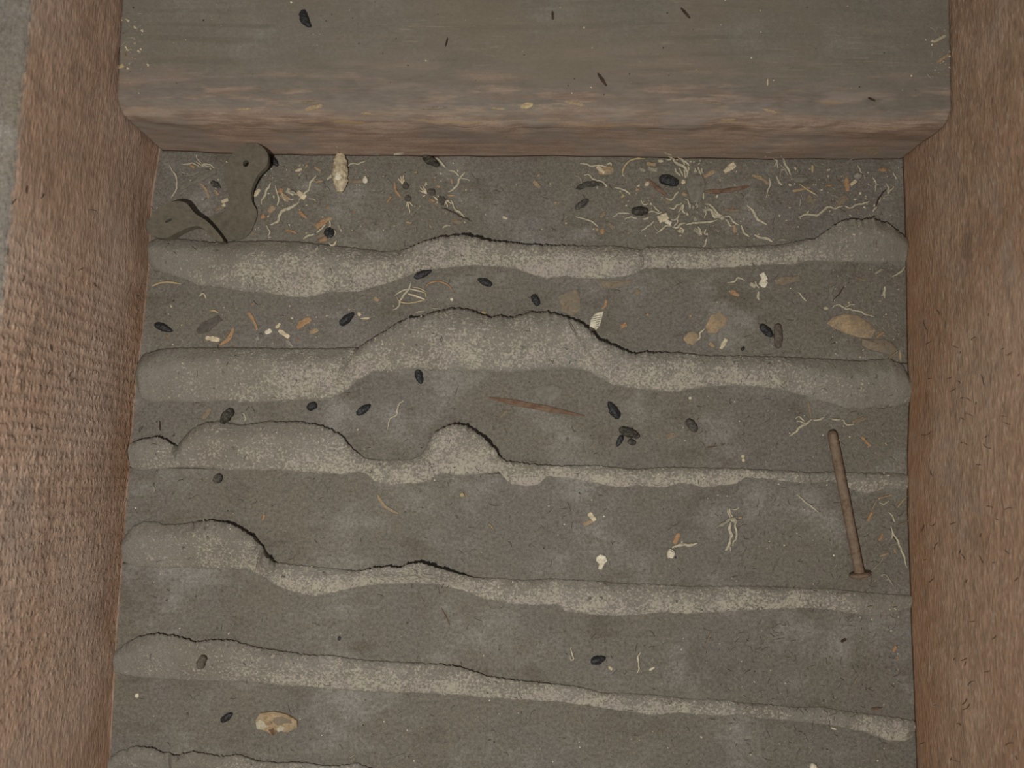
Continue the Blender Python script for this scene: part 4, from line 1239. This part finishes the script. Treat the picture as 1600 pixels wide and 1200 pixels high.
T('clump of orange shavings, fibre and a black lump just above the first ridge', [
    ([(474, 374), (484, 369), (492, 366)], 4.5), ([(494, 364), (503, 358), (510, 351)], 4), ([(515, 344), (516, 352), (513, 358)], 4), ([(519, 357), (523, 364), (521, 370)], 4.5), ([(498, 384), (495, 388), (492, 389)], 3.5), ([(514, 379), (520, 383), (526, 376)], 4, 'cream')],
  [((494, 356), (510, 344), 11, 'orange'), ((506, 345), (520, 341), 6, 'tan'), ((494, 372), (506, 366), 8, 'dtan'), ((500, 377), (511, 373), 7, 'orange'), ((528, 352), (534, 362), 5, 'fibre_d')],
  [((509, 362), (523, 370), 14, 'black')], cat='clump', name='debris_clump')
T('branching fibre below the crosspiece', [([(680, 247), (690, 254), (696, 263)], 5), ([(702, 266), (710, 268), (717, 276)], 4.5), ([(727, 268), (720, 278), (716, 288), (710, 295), (700, 301)], 4.5), ([(717, 278), (726, 281), (735, 283)], 2.4)])


def tuft(label, tips, base, head):
    return T(label, [([base, t], 2.6, 'cream', .4, .4) for t in tips], (), [(head[0], head[1], 9, 'flakegrey')], cat='tuft', name='fibre_tuft', group='white tufts with dark heads')


tuft('white tuft pointing up, with a dark head, uppermost of the tufted scraps', [(622, 279), (626, 275), (631, 274), (633, 281)], (629, 289), ((630, 290), (639, 295)))
tuft('white tuft pointing left, with a dark head, in the middle of the tufted scraps', [(656, 292), (660, 290), (664, 294), (655, 298)], (667, 304), ((669, 298), (680, 305)))
tuft('white tuft squeezed between two dark heads', [(676, 307), (679, 311), (684, 305)], (687, 314), ((685, 310), (696, 317)))
tuft('white tuft pointing down beside the drooping fibre', [(695, 322), (700, 324), (706, 319), (703, 314)], (697, 314), ((691, 316), (695, 319)))
tuft('white tuft hanging down, lowest of the tufted scraps', [(636, 324), (641, 328), (645, 323), (641, 334)], (637, 313), ((634, 308), (641, 315)))
T('scatter of fibres above the long dusty curved dropping', [([(906, 255), (915, 257), (925, 260), (938, 259), (949, 261)], 3.4), ([(948, 258), (953, 256), (956, 259)], 5), ([(898, 274), (906, 277), (908, 288)], 2.6, 'fibre_d'), ([(912, 275), (920, 273), (926, 280), (934, 284)], 3.2), ([(932, 283), (942, 286), (948, 292)], 4), ([(912, 262), (910, 272)], 2.4, 'fibre_d'), ([(930, 286), (934, 291), (933, 296)], 2.6)],
  [((933, 261), (945, 272), 7, 'cream'), ((946, 262), (956, 270), 8, 'tan')])
T('fringed fibre bundle hanging from the crosspiece above the felt pad', [
    ([(1038, 239), (1046, 246), (1054, 252), (1062, 258)], 4.5), ([(1044, 240), (1050, 244), (1048, 250), (1040, 249)], 3.6), ([(1058, 246), (1064, 250), (1070, 253), (1076, 260)], 5), ([(1050, 250), (1058, 258), (1068, 261), (1072, 270)], 6), ([(1054, 262), (1058, 270), (1064, 274)], 3.5), ([(1060, 262), (1064, 268), (1066, 276)], 3.5), ([(1068, 264), (1070, 270), (1069, 278)], 3.6), ([(1074, 258), (1076, 266), (1074, 276)], 3.6), ([(1072, 262), (1073, 270), (1071, 279)], 3), ([(1066, 252), (1070, 258)], 4, 'cream')],
  [((1030, 262), (1046, 264), 9, 'grey'), ((1012, 264), (1026, 266), 8, 'fibre_d'), ((1010, 256), (1024, 258), 7, 'tan'), ((1028, 252), (1036, 252), 5, 'cream'), ((998, 264), (1008, 267), 6, 'fibre_d')])
T('short fringed tuft at the top corner of the felt pad', [([(1087, 262), (1088, 270)], 3.4), ([(1091, 260), (1092, 272)], 3.6), ([(1096, 262), (1094, 274)], 3.4), ([(1084, 266), (1087, 270)], 3), ([(1090, 258), (1095, 254)], 2.6), ([(1097, 265), (1097, 271)], 3)], cat='tuft', name='fibre_tuft')
T('large nest of pale fibres spreading below the felt pad', [
    ([(1025, 364), (1034, 358), (1041, 354), (1050, 352)], 4), ([(1050, 355), (1058, 355), (1064, 351), (1072, 350)], 5), ([(1072, 353), (1084, 349), (1098, 348), (1110, 347), (1122, 344)], 4.5), ([(1002, 363), (1010, 356), (1016, 350), (1022, 345)], 3.8), ([(1044, 326), (1052, 327), (1058, 321), (1066, 317)], 4), ([(1060, 333), (1064, 326), (1068, 318)], 3), ([(1068, 318), (1066, 328), (1071, 334)], 5), ([(1072, 332), (1075, 338)], 5), ([(1048, 344), (1054, 345), (1060, 340), (1062, 333)], 3.2), ([(1052, 354), (1058, 346), (1056, 342)], 3.2),
    ([(976, 344), (984, 340), (996, 340)], 3.5), ([(957, 341), (964, 335), (974, 334), (984, 334)], 3.4), ([(1012, 331), (1020, 331), (1030, 333), (1034, 330)], 3.2), ([(1003, 344), (1010, 343), (1014, 338)], 5), ([(1020, 322), (1025, 328), (1030, 332)], 3.6), ([(1070, 310), (1076, 314), (1076, 320)], 3.6), ([(1077, 318), (1079, 326)], 6), ([(1083, 320), (1083, 328)], 6, 'fibre_d'), ([(1088, 317), (1087, 326)], 3), ([(1096, 300), (1099, 306), (1098, 312)], 4.4), ([(1102, 322), (1102, 332), (1101, 342)], 3), ([(1086, 338), (1084, 346)], 5, 'fibre_d'), ([(1089, 354), (1093, 362), (1096, 368)], 4.5), ([(1104, 358), (1102, 364), (1100, 367)], 4), ([(1104, 372), (1102, 380), (1098, 386)], 4), ([(1096, 386), (1097, 394)], 2.6, 'fibre_d'), ([(1022, 350), (1024, 358), (1030, 360)], 2.4, 'fibre_d'), ([(1058, 360), (1066, 362)], 7)],
  [((1029, 344), (1042, 338), 14, 'cream'), ((1040, 346), (1049, 350), 7, 'white'), ((1060, 358), (1068, 362), 9, 'cream'), ((1084, 358), (1096, 366), 10, 'fibre_d'), ((1082, 340), (1090, 345), 8, 'fibre_d'), ((1098, 330), (1106, 326), 7, 'fibre_d')])
T('forked fibre bundle right of the felt pad, reaching toward the first ridge', [
    ([(1101, 319), (1110, 322), (1116, 330), (1124, 336), (1132, 341)], 4.5), ([(1104, 324), (1112, 331), (1122, 338), (1130, 341)], 4), ([(1100, 327), (1110, 330), (1114, 338), (1124, 342)], 5.5), ([(1124, 342), (1132, 341)], 8), ([(1130, 340), (1138, 338), (1144, 346), (1150, 350), (1156, 352)], 4), ([(1132, 344), (1138, 350), (1144, 353)], 4), ([(1156, 352), (1160, 362), (1166, 367), (1171, 370)], 4)])
T('wispy fibres straddling the crosspiece edge, right part of the top board', [([(1208, 247), (1214, 254), (1216, 264)], 3.2), ([(1220, 243), (1226, 254), (1230, 263), (1236, 274)], 4.5), ([(1213, 252), (1211, 262)], 3), ([(1218, 256), (1226, 264), (1232, 274)], 3.4, 'fibre_d'), ([(1213, 274), (1214, 282), (1218, 286), (1222, 290)], 4), ([(1196, 238), (1204, 240), (1210, 246)], 2, 'fibre_d'), ([(1219, 262), (1219, 278)], 2.2, 'fibre_d')])
T('wispy fibres in the corner by the streaked joist', [([(1384, 288), (1388, 294), (1386, 303)], 3), ([(1398, 291), (1390, 298), (1388, 306)], 3.4), ([(1394, 270), (1398, 276), (1400, 280)], 3), ([(1380, 309), (1386, 305), (1392, 300)], 3, 'fibre_d'), ([(1370, 322), (1366, 326), (1364, 332)], 4), ([(1376, 308), (1372, 316)], 3)])
T('crossed straws under the first ridge, second board', [([(617, 462), (628, 455), (640, 452), (654, 455), (665, 458)], 3.6, 'fibre', .2), ([(665, 457), (666, 465)], 3.2, 'straw', .1), ([(620, 463), (624, 471), (636, 474), (652, 472), (669, 468)], 3, 'straw', .2), ([(642, 440), (640, 452), (630, 463), (625, 471), (623, 479), (614, 485)], 4.4, 'fibre', .6), ([(637, 459), (650, 463), (664, 468)], 4.2, 'cream', .2), ([(644, 449), (656, 451), (666, 456)], 2.6, 'straw', .1)], cat='straw')
T('white and grey fluffy plaster clump under the first ridge', [([(1180, 439), (1182, 446), (1186, 451)], 3.4), ([(1185, 455), (1184, 464), (1187, 468)], 6), ([(1181, 424), (1186, 420)], 3, 'fibre_d')],
  [((1186, 440), (1198, 446), 13, 'white'), ((1190, 428), (1196, 438), 10, 'white'), ((1176, 432), (1186, 422), 12, 'grey'), ((1171, 443), (1180, 448), 7, 'fibre')], cat='clump', name='debris_clump')
T('twisted fibre with a frayed end above the nail tip', [([(1232, 681), (1243, 674), (1252, 665), (1262, 661), (1270, 654)], 5), ([(1270, 655), (1280, 657), (1289, 653)], 4.5), ([(1242, 655), (1248, 651), (1256, 659)], 3.4), ([(1244, 658), (1250, 658), (1257, 663)], 4), ([(1299, 653), (1306, 655), (1313, 655)], 4.5), ([(1318, 657), (1323, 663), (1334, 664)], 4.2), ([(1314, 655), (1320, 656)], 2)])
T('star-shaped fibre with several legs on the fourth board', [([(1118, 824), (1130, 818), (1142, 811), (1152, 808)], 6.5, 'fibre_d', .4), ([(1136, 793), (1138, 803), (1146, 811)], 3.6), ([(1142, 794), (1141, 801), (1146, 810)], 3.4), ([(1156, 793), (1149, 796), (1143, 795)], 3), ([(1141, 815), (1139, 824), (1143, 834), (1140, 846)], 6.5), ([(1140, 844), (1136, 854), (1134, 861)], 5.5), ([(1140, 848), (1142, 861)], 3), ([(1149, 813), (1148, 824), (1152, 835), (1146, 846), (1144, 853)], 4.2), ([(1152, 809), (1160, 809)], 5, 'tan')], (), [((1140, 812), (1150, 812), 8, 'fibre')])
T('white nub trailing a fibre on the fourth board', [([(1050, 856), (1062, 851), (1076, 852), (1090, 848)], 6), ([(1058, 852), (1072, 849)], 3.6, 'fibre_d')], (), [((1041, 863), (1053, 866), 13, 'white')])
T('fine orange and pale straws in the corner right of the nail', [([(1391, 828), (1394, 836), (1392, 842)], 2.4), ([(1360, 800), (1366, 788), (1370, 780)], 1.8, 'tan', .2), ([(1396, 858), (1402, 864)], 2.2, 'tan'), ([(1388, 826), (1400, 846)], 1.6, 'dark'), ([(1354, 897), (1368, 886), (1382, 868)], 1.8, 'fibre_d')], cat='straw')

# ------------------------------------------------------------------ what nobody could count: fine dust grains, lint and grit
def in_view(px, py):
    return -40 < px < 1640 and -40 < py < 1240


def tetra(V, F, p, r, rnd):
    k = len(V)
    for a in range(4):
        an = a * 2.1 + rnd.random() * 6
        V.append((p.x + r * math.cos(an) * (.6 + .6 * rnd.random()), p.y + r * math.sin(an) * (.6 + .6 * rnd.random()), p.z + (0.00005 if a < 3 else r * 1.1)))
    F += [(k, k + 1, k + 3), (k + 1, k + 2, k + 3), (k + 2, k, k + 3)]


def scatter(groups):
    """every grain too small to count: one mesh with a material per colour"""
    V, F, MI, mats = [], [], [], []
    for gi, (mat, spots, rmin, rmax) in enumerate(groups):
        rnd = random.Random(gi + 1)
        mats.append(M[mat])
        for (px, py) in spots:
            p = S(px, py)
            r = (rmin + (rmax - rmin) * rnd.random() ** 2.5) * PX
            n0 = len(F)
            tetra(V, F, p, r, rnd)
            tetra(V, F, p, r, rnd)
            MI += [gi] * (len(F) - n0)
    o = mesh_obj('dust_grains', V, F, mats[0], smooth=False)
    for m in mats[1:]: o.data.materials.append(m)
    o.data.polygons.foreach_set('material_index', MI)
    return tag(o, 'fine white, cream, orange and dark grains sprinkled over boards, ridges and crosspiece', 'grains', kind='stuff')


def bands():
    out = []
    for _ in range(210): out.append((rnd.gauss(1080, 150), rnd.uniform(250, 375)))
    for _ in range(110): out.append((rnd.gauss(440, 90), rnd.uniform(250, 372)))
    for _ in range(50): out.append((rnd.gauss(670, 50), rnd.uniform(250, 360)))
    for _ in range(80): out.append((rnd.uniform(1240, 1405), rnd.uniform(255, 340)))
    for _ in range(50): out.append((rnd.uniform(1290, 1410), rnd.uniform(420, 560)))
    for _ in range(60): out.append((rnd.uniform(260, 720), rnd.uniform(470, 540)))
    for _ in range(40): out.append((rnd.uniform(1360, 1412), rnd.uniform(660, 1080)))
    for _ in range(36): out.append((rnd.gauss(205, 14), rnd.gauss(70, 30)))
    for _ in range(16): out.append((rnd.gauss(1465, 12), rnd.gauss(70, 25)))
    return [p for p in out if 245 < p[0] < 1405 or p[1] < 150]


rnd = random.Random(5)
white = [(rnd.uniform(170, 1435), rnd.uniform(240, 1200)) for _ in range(520)] + [(rnd.uniform(150, 1500), rnd.uniform(0, 150)) for _ in range(70)] + [(rnd.gauss(1250, 130), rnd.gauss(900, 220)) for _ in range(130)]
white = [q for q in white if 205 < q[0] < 1410 or q[1] < 150]
scatter([('white', white, 0.45, 1.7), ('cream', bands(), 0.7, 2.8), ('orange', bands()[::3], 0.7, 2.8),
         ('grey', [(rnd.uniform(210, 1405), rnd.uniform(255, 1195)) for _ in range(600)], 1.2, 4.0),
         ('black', [(rnd.uniform(210, 1410), rnd.uniform(255, 1195)) for _ in range(200)] + [(rnd.uniform(170, 1490), rnd.uniform(0, 150)) for _ in range(50)], 0.6, 1.7)])


def lint(groups):
    V, F, MI, mats = [], [], [], []
    for gi, (mat, spots, lmin, lmax, w) in enumerate(groups):
        rnd = random.Random(gi + 20)
        mats.append(M[mat])
        n0 = len(F)
        for (px, py) in spots:
            a = rnd.uniform(0, math.pi * 2); L = rnd.uniform(lmin, lmax) * rnd.uniform(.5, 1); kx = rnd.uniform(-.12, .12)
            pts = []
            x, y = px, py
            n = 6
            for i in range(n):
                q = S(x, y); pts.append(q + (ORIGIN - q).normalized() * 0.00022)
                x += math.cos(a) * L / n; y += math.sin(a) * L / n
                a += kx * L / n + rnd.uniform(-.25, .25)
            k = len(V)
            hw = w * PX / 2
            for i, p in enumerate(pts):
                t = pts[min(n - 1, i + 1)] - pts[max(0, i - 1)]
                t.z = 0
                t = t.normalized() if t.length > 1e-9 else Vector((1, 0, 0))
                sd = Vector((-t.y, t.x, 0)) * hw
                q = 0.35 if i in (0, n - 1) else 1.0
                V += [tuple(p + sd * q), tuple(p - sd * q), (p.x, p.y, p.z + hw * 1.2)]
            for i in range(n - 1):
                b = k + i * 3
                F += [(b, b + 3, b + 5, b + 2), (b + 2, b + 5, b + 4, b + 1)]
        MI += [gi] * (len(F) - n0)
    o = mesh_obj('dust_lint', V, F, mats[0], smooth=False)
    for m in mats[1:]: o.data.materials.append(m)
    o.data.polygons.foreach_set('material_index', MI)
    return tag(o, 'fine dark and pale hairs lying in the dust of the boards', 'lint', kind='stuff')


lint([('lint', [(rnd.uniform(210, 1405), rnd.uniform(255, 1190)) for _ in range(320)] + [(rnd.uniform(1150, 1405), rnd.uniform(480, 1180)) for _ in range(170)], 6, 24, 0.7),
      ('dark', [(rnd.uniform(210, 1405), rnd.uniform(255, 1190)) for _ in range(70)] + [(rnd.uniform(1100, 1405), rnd.uniform(780, 1180)) for _ in range(50)], 5, 18, 0.8),
      ('dark', [(rnd.uniform(1440, 1590), rnd.uniform(480, 1190)) for _ in range(60)] + [(rnd.uniform(20, 170), rnd.uniform(300, 800)) for _ in range(14)], 8, 24, 1.5),
      ('fibre_d', [(rnd.uniform(210, 1405), rnd.uniform(255, 1190)) for _ in range(450)] + [(rnd.uniform(1290, 1408), rnd.uniform(410, 900)) for _ in range(120)] + [p for p in bands()[::3]], 6, 26, 0.9)])
